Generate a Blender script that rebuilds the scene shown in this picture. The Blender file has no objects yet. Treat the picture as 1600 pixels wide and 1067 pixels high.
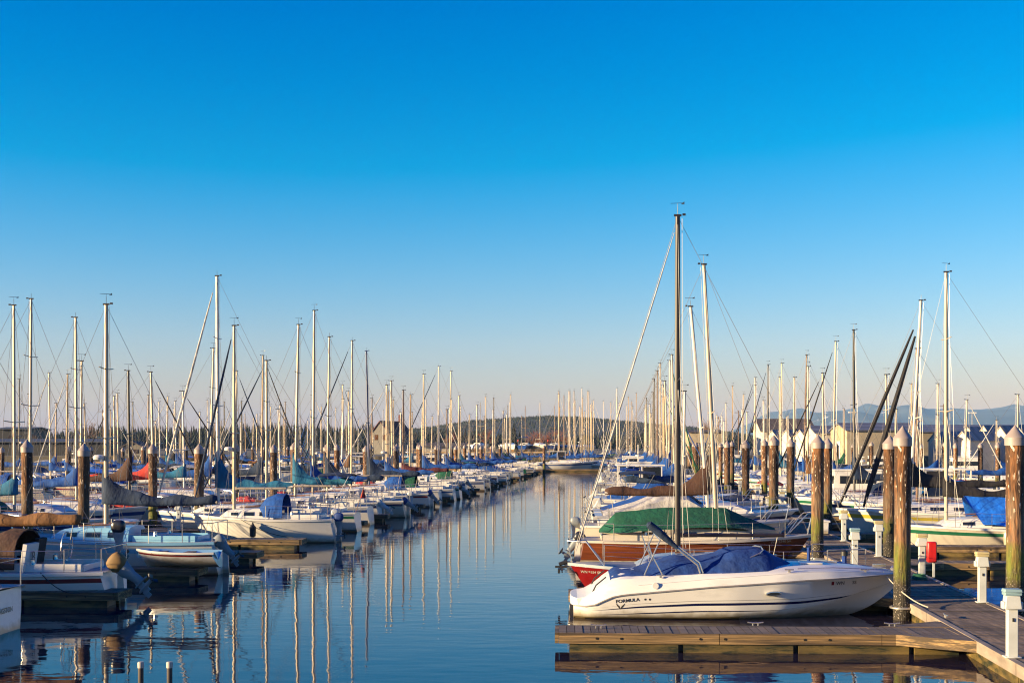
import bpy, math, random
from math import sin, cos, pi, radians, sqrt, exp
from mathutils import Vector, Matrix, noise
sc = bpy.context.scene
C = sc.collection
rnd = random.Random(7)
EYE = 3.8; F = 2000.0; HZ = 697.0
# ---------------- camera
cd = bpy.data.cameras.new('camera'); cam = bpy.data.objects.new('camera', cd); C.objects.link(cam)
cam.location = (0, 0, EYE); cam.rotation_euler = (radians(90), 0, 0)
cd.sensor_width = 36; cd.lens = 36*F/1600; cd.shift_y = (HZ-533.5)/1600
cd.clip_start = .5; cd.clip_end = 60000
sc.camera = cam
sc.cycles.use_denoising = True; sc.cycles.filter_width = 1.15
sc.cycles.max_bounces = 8; sc.cycles.transmission_bounces = 4; sc.cycles.volume_bounces = 0
# ---------------- sky and sun
SUN_EL = radians(9.5); SUN_AZ = radians(180+73)     # azimuth clockwise from +Y
sdir = Vector((sin(SUN_AZ)*cos(SUN_EL), cos(SUN_AZ)*cos(SUN_EL), sin(SUN_EL)))
w = bpy.data.worlds.new('World'); sc.world = w; w.use_nodes = True
nt = w.node_tree; bg = nt.nodes['Background']
sky = nt.nodes.new('ShaderNodeTexSky'); sky.sky_type = 'NISHITA'; sky.sun_disc = False
sky.sun_elevation = SUN_EL; sky.sun_rotation = SUN_AZ
sky.altitude = 0; sky.air_density = 1.0; sky.dust_density = 0.3; sky.ozone_density = 3.0
hs = nt.nodes.new('ShaderNodeHueSaturation'); hs.inputs['Saturation'].default_value = 1.3
vm = nt.nodes.new('ShaderNodeVectorMath'); vm.operation = 'MULTIPLY_ADD'      # the photograph's deep clear-evening blue
vm.inputs[1].default_value = (1.45, 1.11, .97); vm.inputs[2].default_value = (-.68, -.43, .02)
vx = nt.nodes.new('ShaderNodeVectorMath'); vx.operation = 'MAXIMUM'; vx.inputs[1].default_value = (.004, .004, .004)
nt.links.new(sky.outputs[0], hs.inputs['Color']); nt.links.new(hs.outputs[0], vm.inputs[0]); nt.links.new(vm.outputs[0], vx.inputs[0]); 
outs = []
for row, off in (((.97, 0, 0), -.15), ((-.28, 1.0, 0), -.16), ((-.22, 0, .95), .12)):
    d = nt.nodes.new('ShaderNodeVectorMath'); d.operation = 'DOT_PRODUCT'; nt.links.new(vx.outputs[0], d.inputs[0]); d.inputs[1].default_value = row
    a = nt.nodes.new('ShaderNodeMath'); a.operation = 'ADD'; nt.links.new(d.outputs['Value'], a.inputs[0]); a.inputs[1].default_value = off; outs.append(a)
cx = nt.nodes.new('ShaderNodeCombineXYZ')
for i, a in enumerate(outs): nt.links.new(a.outputs[0], cx.inputs[i])
nt.links.new(cx.outputs[0], bg.inputs[0])
bg.inputs[1].default_value = .08
sl = bpy.data.lights.new('sun', 'SUN'); sl.energy = 5.0; sl.angle = radians(.5); sl.color = (1, .76, .42)
so = bpy.data.objects.new('sun', sl); C.objects.link(so)
so.rotation_euler = sdir.to_track_quat('Z', 'Y').to_euler()
sc.view_settings.view_transform = 'Standard'; sc.view_settings.look = 'None'
sc.view_settings.exposure = 1.707; sc.view_settings.gamma = 1
# ---------------- helpers
def tag(o, label=None, cat=None, group=None, kind=None):
    if label: o['label'] = label
    if cat: o['category'] = cat
    if group: o['group'] = group
    if kind: o['kind'] = kind
    return o
def empty(name, loc=(0, 0, 0), rz=0):
    o = bpy.data.objects.new(name, None); C.objects.link(o); o.location = loc; o.rotation_euler = (0, 0, rz)
    o.empty_display_size = .3
    return o
def at(px, py, z):            # a pixel of the 1600 px photo at distance z
    return Vector(((px-800)*z/F, z, EYE-(py-HZ)*z/F))
YAW = 185/2000
def uv(v, z, h=0):            # v = distance right of the channel line, z = distance ahead
    return Vector((v+YAW*z, z, h))
class MB:
    def __init__(s): s.v = []; s.f = []; s.m = []
    def add(s, vs, fs, mi=0):
        n = len(s.v); s.v += [tuple(p) for p in vs]
        s.f += [tuple(i+n for i in f) for f in fs]; s.m += [mi]*len(fs); return s
    def box(s, c, d, mi=0, rot=None, taper=1):
        x, y, z = d[0]/2, d[1]/2, d[2]/2
        vs = [Vector((sx*x*(taper if sz > 0 else 1), sy*y*(taper if sz > 0 else 1), sz*z)) for sz in (-1, 1) for sy in (-1, 1) for sx in (-1, 1)]
        if rot is not None: vs = [rot @ p for p in vs]
        return s.add([p+Vector(c) for p in vs], [(0, 2, 3, 1), (4, 5, 7, 6), (0, 1, 5, 4), (2, 6, 7, 3), (0, 4, 6, 2), (1, 3, 7, 5)], mi)
    def loft(s, rings, mi=0, closed=True, c0=True, c1=True, rowm=None):
        n = len(rings[0]); b = len(s.v)
        for r in rings: s.v += [tuple(p) for p in r]
        for i in range(len(rings)-1):
            for j in range(n if closed else n-1):
                k = (j+1) % n
                s.f.append((b+i*n+j, b+i*n+k, b+(i+1)*n+k, b+(i+1)*n+j)); s.m.append(rowm(i, j) if rowm else mi)
        if c0: s.f.append(tuple(b+j for j in reversed(range(n)))); s.m.append(mi)
        if c1: s.f.append(tuple(b+(len(rings)-1)*n+j for j in range(n))); s.m.append(mi)
        return s
    def tube(s, pts, r, n=6, mi=0, ry=None):
        pts = [Vector(p) for p in pts]; rings = []
        for i, p in enumerate(pts):
            a = pts[max(i-1, 0)]; c = pts[min(i+1, len(pts)-1)]; d = (c-a)
            d = d.normalized() if d.length > 1e-9 else Vector((0, 0, 1))
            u = Vector((0, 1, 0)) if abs(d.y) < .9 else Vector((1, 0, 0))
            x = d.cross(u).normalized(); y = d.cross(x)
            ri = r[i] if isinstance(r, (list, tuple)) else r; rr = ri*(ry or 1)
            rings.append([p+x*ri*cos(2*pi*k/n)+y*rr*sin(2*pi*k/n) for k in range(n)])
        return s.loft(rings, mi)
    def lathe(s, prof, n=12, mi=0, c=(0, 0, 0), rowm=None):
        return s.loft([[Vector((c[0]+r*cos(2*pi*k/n), c[1]+r*sin(2*pi*k/n), c[2]+z)) for k in range(n)] for r, z in prof], mi, rowm=rowm)
    def prism(s, poly, y0, y1, mi=0):      # polygon in x,z pushed through y
        n = len(poly)
        return s.loft([[Vector((x, y0, z)) for x, z in poly], [Vector((x, y1, z)) for x, z in poly]], mi)
    def blob(s, c, r, mi=0, n=8, m=5):
        prof = [(max(r[0]*sin(pi*i/m), .001), -r[2]*cos(pi*i/m)) for i in range(m+1)]
        return s.loft([[Vector((c[0]+q*cos(2*pi*k/n), c[1]+q*r[1]/r[0]*sin(2*pi*k/n), c[2]+z)) for k in range(n)] for q, z in prof], mi)
    def mesh(s, name, mats, smooth=True, ang=38):
        me = bpy.data.meshes.new(name); me.from_pydata(s.v, [], s.f)
        for m in (mats if isinstance(mats, (list, tuple)) else [mats]): me.materials.append(m)
        me.polygons.foreach_set('material_index', s.m)
        import bmesh
        bm = bmesh.new(); bm.from_mesh(me); bmesh.ops.recalc_face_normals(bm, faces=bm.faces); bm.to_mesh(me); bm.free()
        if smooth:
            me.polygons.foreach_set('use_smooth', [True]*len(me.polygons)); me.set_sharp_from_angle(angle=radians(ang))
        me.update(); return me
    def build(s, name, mats, parent=None, loc=None, rz=0, smooth=True, bevel=0, ang=38):
        return put(name, s.mesh(name, mats, smooth, ang), parent, loc, rz, bevel)
def put(name, me, parent=None, loc=None, rz=0, bevel=0):
    o = bpy.data.objects.new(name, me); C.objects.link(o)
    if parent: o.parent = parent
    if loc is not None: o.location = loc
    if rz: o.rotation_euler = (0, 0, rz)
    if bevel:
        b = o.modifiers.new('bevel', 'BEVEL'); b.width = bevel; b.segments = 2; b.limit_method = 'ANGLE'
    return o
def copy_thing(root, loc, rz, label, group=None):
    c = root.copy(); C.objects.link(c); c.location = loc; c.rotation_euler = (0, 0, rz); c['label'] = label
    if group: c['group'] = group
    for ch in root.children:
        k = ch.copy(); C.objects.link(k); k.parent = c
        for g in ch.children:
            q = g.copy(); C.objects.link(q); q.parent = k
    return c
_mc = {}
def mat(name, col, rough=.5, metal=0, var=.12, scale=3.0, bump=0, bscale=30, spec=.5, stretch=(1, 1, 1), dirt=None, dscale=1.2, dlo=.5, dhi=.7):
    if name in _mc: return _mc[name]
    m = bpy.data.materials.new(name); m.use_nodes = True; t = m.node_tree; N = t.nodes; L = t.links
    b = N['Principled BSDF']; b.inputs['Roughness'].default_value = rough; b.inputs['Metallic'].default_value = metal
    b.inputs['Specular IOR Level'].default_value = spec
    tc = N.new('ShaderNodeTexCoord'); mp = N.new('ShaderNodeMapping'); L.new(tc.outputs['Object'], mp.inputs[0])
    mp.inputs['Scale'].default_value = stretch
    n = N.new('ShaderNodeTexNoise'); n.inputs['Scale'].default_value = scale; n.inputs['Detail'].default_value = 5
    L.new(mp.outputs[0], n.inputs['Vector'])
    r = N.new('ShaderNodeValToRGB'); L.new(n.outputs['Fac'], r.inputs[0])
    r.color_ramp.elements[0].position = .3; r.color_ramp.elements[1].position = .72
    r.color_ramp.elements[0].color = [c*(1-var) for c in col]+[1]; r.color_ramp.elements[1].color = [min(c*(1+var), 1) for c in col]+[1]
    out = r.outputs[0]
    if dirt:
        n2 = N.new('ShaderNodeTexNoise'); n2.inputs['Scale'].default_value = dscale; n2.inputs['Detail'].default_value = 8
        n2.inputs['Roughness'].default_value = .65
        L.new(mp.outputs[0], n2.inputs['Vector'])
        r2 = N.new('ShaderNodeMapRange'); L.new(n2.outputs['Fac'], r2.inputs[0]); r2.inputs[1].default_value = dlo; r2.inputs[2].default_value = dhi
        mx = N.new('ShaderNodeMix'); mx.data_type = 'RGBA'; L.new(r2.outputs[0], mx.inputs[0]); L.new(out, mx.inputs[6])
        mx.inputs[7].default_value = list(dirt)+[1]; out = mx.outputs[2]
    L.new(out, b.inputs['Base Color'])
    if bump:
        n3 = N.new('ShaderNodeTexNoise'); n3.inputs['Scale'].default_value = bscale; n3.inputs['Detail'].default_value = 4
        L.new(mp.outputs[0], n3.inputs['Vector'])
        bp = N.new('ShaderNodeBump'); bp.inputs['Strength'].default_value = 1; bp.inputs['Distance'].default_value = bump
        L.new(n3.outputs['Fac'], bp.inputs['Height']); L.new(bp.outputs[0], b.inputs['Normal'])
    _mc[name] = m; return m
ORD = 'first second third fourth fifth sixth seventh eighth ninth tenth eleventh twelfth thirteenth fourteenth fifteenth sixteenth seventeenth eighteenth nineteenth twentieth'.split()
def ordn(i):
    if i < 20: return ORD[i]
    t = {2: 'twenty', 3: 'thirty', 4: 'forty', 5: 'fifty', 6: 'sixty', 7: 'seventy'}[(i+1)//10]
    return (t[:-1]+'ieth') if (i+1) % 10 == 0 else t+'-'+ORD[(i+1) % 10-1]
# ---------------- water
def water_mat():
    m = bpy.data.materials.new('harbour_water'); m.use_nodes = True; t = m.node_tree; N = t.nodes; L = t.links
    b = N['Principled BSDF']; b.inputs['Base Color'].default_value = (.018, .015, .030, 1); b.inputs['Roughness'].default_value = .02
    b.inputs['IOR'].default_value = 1.31; b.inputs['Specular IOR Level'].default_value = .5
    tc = N.new('ShaderNodeTexCoord')
    def nz(scale, st, det, rot=0):
        mp = N.new('ShaderNodeMapping'); L.new(tc.outputs['Object'], mp.inputs[0]); mp.inputs['Scale'].default_value = st
        mp.inputs['Rotation'].default_value = (0, 0, rot)
        n = N.new('ShaderNodeTexNoise'); n.inputs['Scale'].default_value = scale; n.inputs['Detail'].default_value = det
        n.inputs['Roughness'].default_value = .45
        L.new(mp.outputs[0], n.inputs['Vector']); return n.outputs['Fac']
    a = nz(2.4, (.5, 1, 1), 3, .15); c = nz(.5, (1, 1.6, 1), 1, -.3); calm = nz(.05, (1, 1, 1), 1)
    mr = N.new('ShaderNodeMapRange'); L.new(calm, mr.inputs[0]); mr.inputs[1].default_value = .35; mr.inputs[2].default_value = .65
    mr.inputs[3].default_value = .3; mr.inputs[4].default_value = 1.3
    m1 = N.new('ShaderNodeMath'); m1.operation = 'MULTIPLY'; L.new(a, m1.inputs[0]); L.new(mr.outputs[0], m1.inputs[1])
    m2 = N.new('ShaderNodeMath'); m2.operation = 'MULTIPLY_ADD'; L.new(c, m2.inputs[0]); m2.inputs[1].default_value = .7; L.new(m1.outputs[0], m2.inputs[2])
    bp = N.new('ShaderNodeBump'); bp.inputs['Strength'].default_value = 1; bp.inputs['Distance'].default_value = .006
    L.new(m2.outputs[0], bp.inputs['Height']); L.new(bp.outputs[0], b.inputs['Normal'])
    return m
MB().add([(-9000, -400, 0), (9000, -400, 0), (9000, 12000, 0), (-9000, 12000, 0)], [(0, 1, 2, 3)]).build('water', water_mat(), smooth=False)
tag(bpy.data.objects['water'], 'calm blue harbour water with fine ripples', 'water', kind='structure')
# ---------------- shore ground, hills and mountains
mground = mat('shore_soil', (.10, .085, .06), .9, var=.3, scale=.05)
b = MB(); b.add([(-9000, 236, 2.0), (9000, 236, 2.0), (9000, 12000, 2.0), (-9000, 12000, 2.0)], [(0, 1, 2, 3)])
b.add([(-9000, 236, -2), (9000, 236, -2), (9000, 236, 2.0), (-9000, 236, 2.0)], [(0, 1, 2, 3)])
tag(b.build('shore_ground', mground, smooth=False), 'flat brown shore ground behind the marina', 'ground', kind='structure')
def lerp_tab(tab, x):
    if x <= tab[0][0]: return tab[0][1]
    for (a, p), (c, q) in zip(tab, tab[1:]):
        if x <= c: return p+(q-p)*(x-a)/(c-a)
    return tab[-1][1]
def ridge(name, z, tab, depth, rough, m, x0=-300, x1=1900, step=6, rows=14, base=2.0, nscale=.01):
    rings = []
    for r in range(rows+1):
        f = r/rows; row = []
        px = x0
        while px <= x1:
            top = EYE+(HZ-lerp_tab(tab, px))*z/F
            s = sin(f*pi/2)**.8
            X = (px-800)*z/F; Y = z-depth*(1-f)
            h = base-1+(top-base+1)*s*1.0+rough*(noise.noise(Vector((X*nscale, Y*nscale, 3)))+.5*noise.noise(Vector((X*nscale*3, Y*nscale*3, 9))))*s
            row.append(Vector((X*(Y/z)**.3, Y, h))); px += step
        rings.append(row)
    bk = [Vector((p.x, p.y+depth, 0)) for p in rings[-1]]; rings.append(bk)
    return MB().loft(rings, closed=False, c0=False, c1=False).build(name, m, smooth=True, ang=180)
MT = [(-300, 690), (1050, 690), (1130, 678), (1165, 664), (1200, 648), (1225, 643), (1250, 640), (1290, 646), (1320, 642), (1340, 637), (1365, 640), (1400, 645), (1440, 643), (1475, 640), (1500, 639), (1530, 635), (1560, 639), (1600, 636), (1650, 642), (1750, 650), (1900, 660)]
mm = mat('mountain_forest', (.045, .055, .05), .9, var=.5, scale=.004, dirt=(.75, .75, .78), dscale=.005, dlo=.61, dhi=.68)
MT = [(a, q+3) for a, q in MT]
tag(ridge('mountains', 9000, MT, 3500, 50, mm, step=4, rows=26, nscale=.0022), 'blue hazy mountains with patches of snow behind the sheds', 'mountains', kind='structure')
HT = [(-300, 686), (560, 682), (640, 671), (680, 667), (740, 657), (800, 653), (850, 650), (905, 652), (960, 657), (1010, 662), (1080, 668), (1160, 682), (1250, 690), (1900, 690)]
HT = [(a, q+3) for a, q in HT]
mh = mat('hill_ground', (.02, .02, .015), .95, var=.4, scale=.03)
tag(ridge('wooded_hill', 1500, HT, 500, 2, mh, step=8, rows=10, nscale=.01), 'low wooded hill on the horizon behind the masts', 'hill', kind='structure')
# ---------------- woods: many conifers too far to count
mfir = mat('fir_needles', (.016, .022, .014), .9, var=.5, scale=.15)
mfir2 = mat('bare_twigs', (.034, .024, .018), .9, var=.3, scale=.2)
def fir(b, x, y, z0, h, w, tiers=7, n=7, mi=0, R=rnd):
    for k in range(tiers):
        f = k/tiers; zz = z0+h*(.1+.9*f); r = w*(1-f)**.85*R.uniform(.8, 1.15); hh = h*.9/tiers*1.7
        a0 = R.random()*6
        vs = [(x+R.uniform(-.1, .1)*w, y, zz+hh)]
        for j in range(2*n):
            q = r*(1 if j % 2 else .45)*R.uniform(.75, 1.25); a = a0+pi*j/n
            vs.append((x+q*cos(a), y+q*sin(a), zz-(.12*h/tiers if j % 2 else -.1*h/tiers)))
        b.add(vs, [(0, 1+j, 1+(j+1) % (2*n)) for j in range(2*n)], mi)
# hill trees
b = MB(); R = random.Random(3)
for i in range(9000):
    px = R.uniform(540, 1230); f = R.uniform(.05, 1)**.7; z = 1500-500*(1-f)
    top = EYE+(HZ-lerp_tab(HT, px))*1500/F
    X = (px-800)*1500/F; s = sin(f*pi/2)**.8
    fir(b, X*(z/1500)**.3, z, 1+(top-1)*s-4, R.uniform(3, 5.6), R.uniform(1.9, 2.8), 2, 4, 0 if R.random() < .75 else 1, R)
tag(b.build('hill_forest', [mfir, mfir2], smooth=False), 'dark conifer forest covering the low hill', 'forest', kind='stuff')
TT = [(-200, 678), (0, 682), (60, 677), (110, 674), (135, 668), (150, 666), (200, 668), (240, 668), (300, 668), (370, 664), (440, 663), (480, 664), (520, 668), (580, 664), (640, 672), (700, 672), (760, 672), (800, 684), (860, 688), (930, 676), (1000, 678), (1060, 678), (1120, 676), (1180, 684), (1300, 690), (1900, 690)]
b = MB()
for i in range(2200):
    px = R.uniform(-200, 1250); z = R.uniform(560, 760)
    h = (HZ-lerp_tab(TT, px))*z/F+EYE-2
    h *= R.uniform(.72, 1.03)
    fir(b, (px-800)*z/F, z, 2, h, R.uniform(1.4, 2.6), 6 if h > 6 else 4, 5, 0 if R.random() < .8 else 1, R)
tag(b.build('shore_forest', [mfir, mfir2], smooth=False), 'jagged line of dark firs along the far shore', 'forest', kind='stuff')
# ---------------- haze
hm = bpy.data.materials.new('haze'); hm.use_nodes = True; hn = hm.node_tree
hn.nodes.remove(hn.nodes['Principled BSDF'])
pv = hn.nodes.new('ShaderNodeVolumePrincipled'); pv.inputs['Color'].default_value = (.3, .56, .95, 1); pv.inputs['Density'].default_value = .75e-4
pv.inputs['Anisotropy'].default_value = 0
hn.links.new(pv.outputs[0], hn.nodes['Material Output'].inputs['Volume'])
hz = MB().box((0, 6000, 165), (24000, 14000, 336)).build('haze', hm, smooth=False)
tag(hz, 'thin pale blue haze over the far shore and mountains', 'haze', kind='stuff')
# ---------------- dock materials
def plank_mat(name, col, dark, along=False, bw=.14, wet=None):
    m = mat(name, col, .8, var=.35, scale=6, bump=.004, bscale=25, stretch=((.25, 2, 2) if not along else (2, .25, 2)), dirt=dark, dscale=1.5, dlo=.45, dhi=.75)
    return m
m_deck = plank_mat('dock_planks', (.16, .115, .08), (.045, .035, .028))
m_walk = bpy.data.materials.get('walk') or mat('walkway_planks', (.19, .13, .085), .85, var=.5, scale=5, bump=.004, bscale=22, stretch=(2.2, .35, 1), dirt=(.07, .05, .04), dscale=1.2, dlo=.45, dhi=.7)
def add_seams(m, axis, period, width=.08, dark=.25):
    t = m.node_tree; N = t.nodes; L = t.links; b = N['Principled BSDF']
    src = b.inputs['Base Color'].links[0].from_socket
    tc = N.new('ShaderNodeTexCoord'); sp = N.new('ShaderNodeSeparateXYZ'); L.new(tc.outputs['Object'], sp.inputs[0])
    a = N.new('ShaderNodeMath'); a.operation = 'DIVIDE'; L.new(sp.outputs[axis], a.inputs[0]); a.inputs[1].default_value = period
    f = N.new('ShaderNodeMath'); f.operation = 'FRACT'; L.new(a.outputs[0], f.inputs[0])
    g = N.new('ShaderNodeMath'); g.operation = 'LESS_THAN'; L.new(f.outputs[0], g.inputs[0]); g.inputs[1].default_value = width
    fl = N.new('ShaderNodeMath'); fl.operation = 'FLOOR'; L.new(a.outputs[0], fl.inputs[0])
    wn = N.new('ShaderNodeTexWhiteNoise'); wn.noise_dimensions = '1D'; L.new(fl.outputs[0], wn.inputs['W'])
    mr = N.new('ShaderNodeMapRange'); L.new(wn.outputs['Value'], mr.inputs[0]); mr.inputs[3].default_value = .75; mr.inputs[4].default_value = 1.2
    sc2 = N.new('ShaderNodeMath'); sc2.operation = 'MULTIPLY_ADD'; L.new(g.outputs[0], sc2.inputs[0]); sc2.inputs[1].default_value = -(1-dark); L.new(mr.outputs[0], sc2.inputs[2])
    vm = N.new('ShaderNodeVectorMath'); vm.operation = 'SCALE'; L.new(src, vm.inputs[0]); L.new(sc2.outputs[0], vm.inputs['Scale'])
    L.new(vm.outputs[0], b.inputs['Base Color'])
add_seams(m_deck, 0, .15, .06, .5); add_seams(m_walk, 1, .15, .06, .5)
m_board = mat('weathered_board', (.25, .155, .065), .75, var=.7, scale=9, bump=.006, bscale=24, stretch=(.10, 1, 4), dirt=(.06, .038, .02), dscale=3.2, dlo=.44, dhi=.56)
m_under = mat('wet_float_timber', (.20, .13, .035), .6, var=.6, scale=6, bump=.006, bscale=20, stretch=(.4, 1, 2), dirt=(.015, .018, .006), dscale=3, dlo=.38, dhi=.6)
m_bolt = mat('bolt_iron', (.03, .025, .02), .6, metal=.6)
m_curb = mat('pale_kerb_timber', (.24, .19, .15), .8, var=.4, scale=4, stretch=(1, .3, 1), bump=.003)
m_black = mat('black_float', (.02, .02, .02), .5)
# pile material: bark, white flecks, green algae band, barnacles at the foot
def pile_mat():
    m = mat('pile_wood', (.125, .052, .018), .85, var=.8, scale=7, bump=.035, bscale=11, stretch=(2.2, 2.2, .32), dirt=(.035, .016, .008), dscale=4, dlo=.46, dhi=.56)
    t = m.node_tree; N = t.nodes; L = t.links; b = N['Principled BSDF']
    src = b.inputs['Base Color'].links[0].from_socket
    tc = N.new('ShaderNodeTexCoord'); sp = N.new('ShaderNodeSeparateXYZ'); L.new(tc.outputs['Object'], sp.inputs[0])
    def noi(s, st, d=4):
        mp = N.new('ShaderNodeMapping'); L.new(tc.outputs['Object'], mp.inputs[0]); mp.inputs['Scale'].default_value = st
        n = N.new('ShaderNodeTexNoise'); n.inputs['Scale'].default_value = s; n.inputs['Detail'].default_value = d; L.new(mp.outputs[0], n.inputs['Vector']); return n.outputs['Fac']
    def mr(x, a, c, lo=0, hi=1):
        r = N.new('ShaderNodeMapRange'); L.new(x, r.inputs[0]); r.inputs[1].default_value = a; r.inputs[2].default_value = c; r.inputs[3].default_value = lo; r.inputs[4].default_value = hi; return r.outputs[0]
    def mul(x, y):
        r = N.new('ShaderNodeMath'); r.operation = 'MULTIPLY'; L.new(x, r.inputs[0]); L.new(y, r.inputs[1]); return r.outputs[0]
    def mix(f, a, col):
        x = N.new('ShaderNodeMix'); x.data_type = 'RGBA'; L.new(f, x.inputs[0]); L.new(a, x.inputs[6]); x.inputs[7].default_value = list(col)+[1]; return x.outputs[2]
    Z = sp.outputs[2]
    wob = noi(2, (1, 1, .6)); za = N.new('ShaderNodeMath'); za.operation = 'MULTIPLY_ADD'; L.new(wob, za.inputs[0]); za.inputs[1].default_value = 1.4; L.new(Z, za.inputs[2])
    zz = za.outputs[0]
    fleck = mul(mr(noi(11, (1.6, 1.6, .45)), .62, .66), mr(Z, 1.2, 2.4))
    o = mix(fleck, src, (.62, .5, .38))
    o = mix(mul(mul(mr(zz, 1.9, 2.5), mr(zz, 3.6, 2.9)), mr(noi(6, (2, 2, .3)), .4, .6, .1, .6)), o, (.20, .14, .09))
    o = mix(mul(mul(mr(zz, 1.4, 1.7), mr(zz, 2.4, 2.0)), mr(noi(5, (1, 1, .4)), .35, .6, .3, .85)), o, (.10, .12, .012))
    o = mix(mr(zz, 1.7, 1.45), o, (.022, .018, .013))
    o = mix(mul(mr(noi(30, (1, 1, 1), 2), .62, .66), mr(zz, 1.7, 1.4)), o, (.28, .24, .2))
    oi = N.new('ShaderNodeObjectInfo'); rr = mr(oi.outputs['Random'], 0, 1, .68, 1.3)
    vs = N.new('ShaderNodeVectorMath'); vs.operation = 'SCALE'; L.new(o, vs.inputs[0]); L.new(rr, vs.inputs['Scale'])
    L.new(vs.outputs[0], b.inputs['Base Color']); return m
m_pile = pile_mat(); m_cap = mat('pile_cap_plastic', (.27, .225, .21), .5, var=.12, scale=3)
R5 = random.Random(5)
PILE_ME = []
for k in range(4):
    b = MB(); rings = []
    for i in range(15):
        h = -1.2+i*(5.1/14)
        rings.append([Vector(((.19+.012*noise.noise(Vector((cos(a)*1.5, sin(a)*1.5, h*1.2+k*9)))+.006*noise.noise(Vector((cos(a)*6, sin(a)*6, h*5+k))))*cos(a), 0, 0)) +
                      Vector((0, (.19+.012*noise.noise(Vector((cos(a)*1.5, sin(a)*1.5, h*1.2+k*9+5))))*sin(a), h)) for a in [2*pi*j/16 for j in range(16)]])
    PILE_ME.append(b.loft(rings).mesh('pile', m_pile, ang=60))
CAP_ME = MB().lathe([(.2, 3.755), (.213, 3.757), (.216, 3.93), (.205, 3.95), (.006, 4.2)], 20).mesh('cap', m_cap, ang=25)
GUIDE_ME = MB().tube([Vector((.25*cos(a), .25*sin(a), .27)) for a in [2*pi*j/16 for j in range(17)]], .028, 6).tube([(.22, .1, .27), (.45, .1, .30)], .028).mesh('guide', mat('galvanised_steel', (.32, .31, .3), .45, metal=.6))
def pile(v, z, label, group, dh=0, hoop=0):
    o = put('mooring_pile', PILE_ME[R5.randrange(4)], None, uv(v, z, dh)); o.rotation_euler = (R5.gauss(0, .004), R5.gauss(0, .004), R5.uniform(0, 6.3))
    k = R5.uniform(.94, 1.06); o.scale = (k, k, 1)
    put('pile_cap', CAP_ME, o)
    if hoop:
        g = put('pile_guide', GUIDE_ME, o, (0, 0, -dh), -o.rotation_euler.z+(0 if hoop > 0 else pi))
    return tag(o, label, 'pile', group)
for i in range(13):
    z = 28+12.5*i
    if z > 185: break
    n = ordn(i)
    pile(5.95 if i == 0 else 5.9, z+R5.uniform(-.3, .3), n+' mooring pile along the channel edge of the right-hand walkway', 'wooden piles along the right-hand walkway', R5.uniform(-.05, .08), 1)
    pile(8.15 if i else 8.36, z+R5.uniform(-.3, .3), n+' mooring pile along the shed side of the right-hand walkway', 'wooden piles along the right-hand walkway', R5.uniform(-.05, .08)+(0 if i else .06), -1)
for i in range(14):
    z = 42.6+11.35*i; n = ordn(i)
    if z > 192: break
    pile(-18.2, z, n+' mooring pile along the channel edge of the left walkway', 'wooden piles along the left walkway', -.3+R5.uniform(-.06, .06), -1)
    pile(-20.3, z+.5, n+' mooring pile along the outer edge of the left walkway', 'wooden piles along the left walkway', -.22+R5.uniform(-.06, .06), 1)
for i in range(10):
    z = 88+12*i; n = ordn(i)
    pile(-47.2, z, n+' mooring pile on the channel side of the far left pier', 'wooden piles of the far left pier', -.4+R5.uniform(-.1, .1))
    pile(-49.4, z+.6, n+' mooring pile on the outer side of the far left pier', 'wooden piles of the far left pier', -.4+R5.uniform(-.1, .1))
for i in range(9):
    z = 92+12*i; n = ordn(i)
    pile(26.4, z, n+' mooring pile on the near side of the pier by the sheds', 'wooden piles of the pier by the sheds', R5.uniform(-.15, .1))
    pile(28.6, z+.6, n+' mooring pile on the shed side of the pier by the sheds', 'wooden piles of the pier by the sheds', R5.uniform(-.15, .1))
pile(-11.6, 172, 'lone dark mooring pile in open water at the end of the left boats', None, -.2)
# ---------------- walkways
RW = random.Random(4)
def walkway(v0, v1, z0, z1, label):
    b = MB(); n = max(2, int((z1-z0)/6)); h = .36
    for k in range(n):
        a = z0+(z1-z0)*k/n; c = z0+(z1-z0)*(k+1)/n-.03
        def q(va, vb, ha, hb, mi):
            b.add([uv(va, a, ha), uv(vb, a, ha), uv(vb, c, ha), uv(va, c, ha), uv(va, a, hb), uv(vb, a, hb), uv(vb, c, hb), uv(va, c, hb)],
                  [(0, 3, 2, 1), (4, 5, 6, 7), (0, 1, 5, 4), (1, 2, 6, 5), (2, 3, 7, 6), (3, 0, 4, 7)], mi)
        if z1 > 150 and v0 > 0 and v0 < 20 and a < 66:
            t = a
            while t < c-.05:
                e = min(t+.146, c); hh = h+RW.uniform(-.006, .004)
                b.add([uv(va, y, hh) for va, y in ((v0+.12+RW.uniform(0, .01), t+.006), (v1-.12, t+.006), (v1-.12, e), (v0+.12, e))]+[uv(va, y, .25) for va, y in ((v0+.12, t+.006), (v1-.12, t+.006), (v1-.12, e), (v0+.12, e))],
                      [(0, 1, 2, 3), (0, 4, 5, 1), (2, 6, 7, 3)], 0); t += .15
            q(v0+.12, v1-.12, .2, .25, 3)
        else: q(v0+.12, v1-.12, .22, h, 0)
        q(v0, v0+.118, .17, h+.012, 1); q(v1-.118, v1, .17, h+.012, 1)
        q(v0+.04, v0+.2, -.12, .165, 2); q(v1-.2, v1-.04, -.12, .165, 2)
        q(v0+.25, v1-.25, -.12, .2, 3)
    return tag(b.build('floating_walkway', [m_walk, m_curb, m_under, m_black], smooth=False), label, 'walkway', kind='structure')
walkway(6.1, 7.9, 8, 192, 'weathered plank walkway running up the right-hand side between the piles')
walkway(-20.05, -18.4, 24, 196, 'plank walkway between the two pile rows on the left')
walkway(-49.1, -47.5, 70, 200, 'distant walkway of the far left pier')
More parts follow.
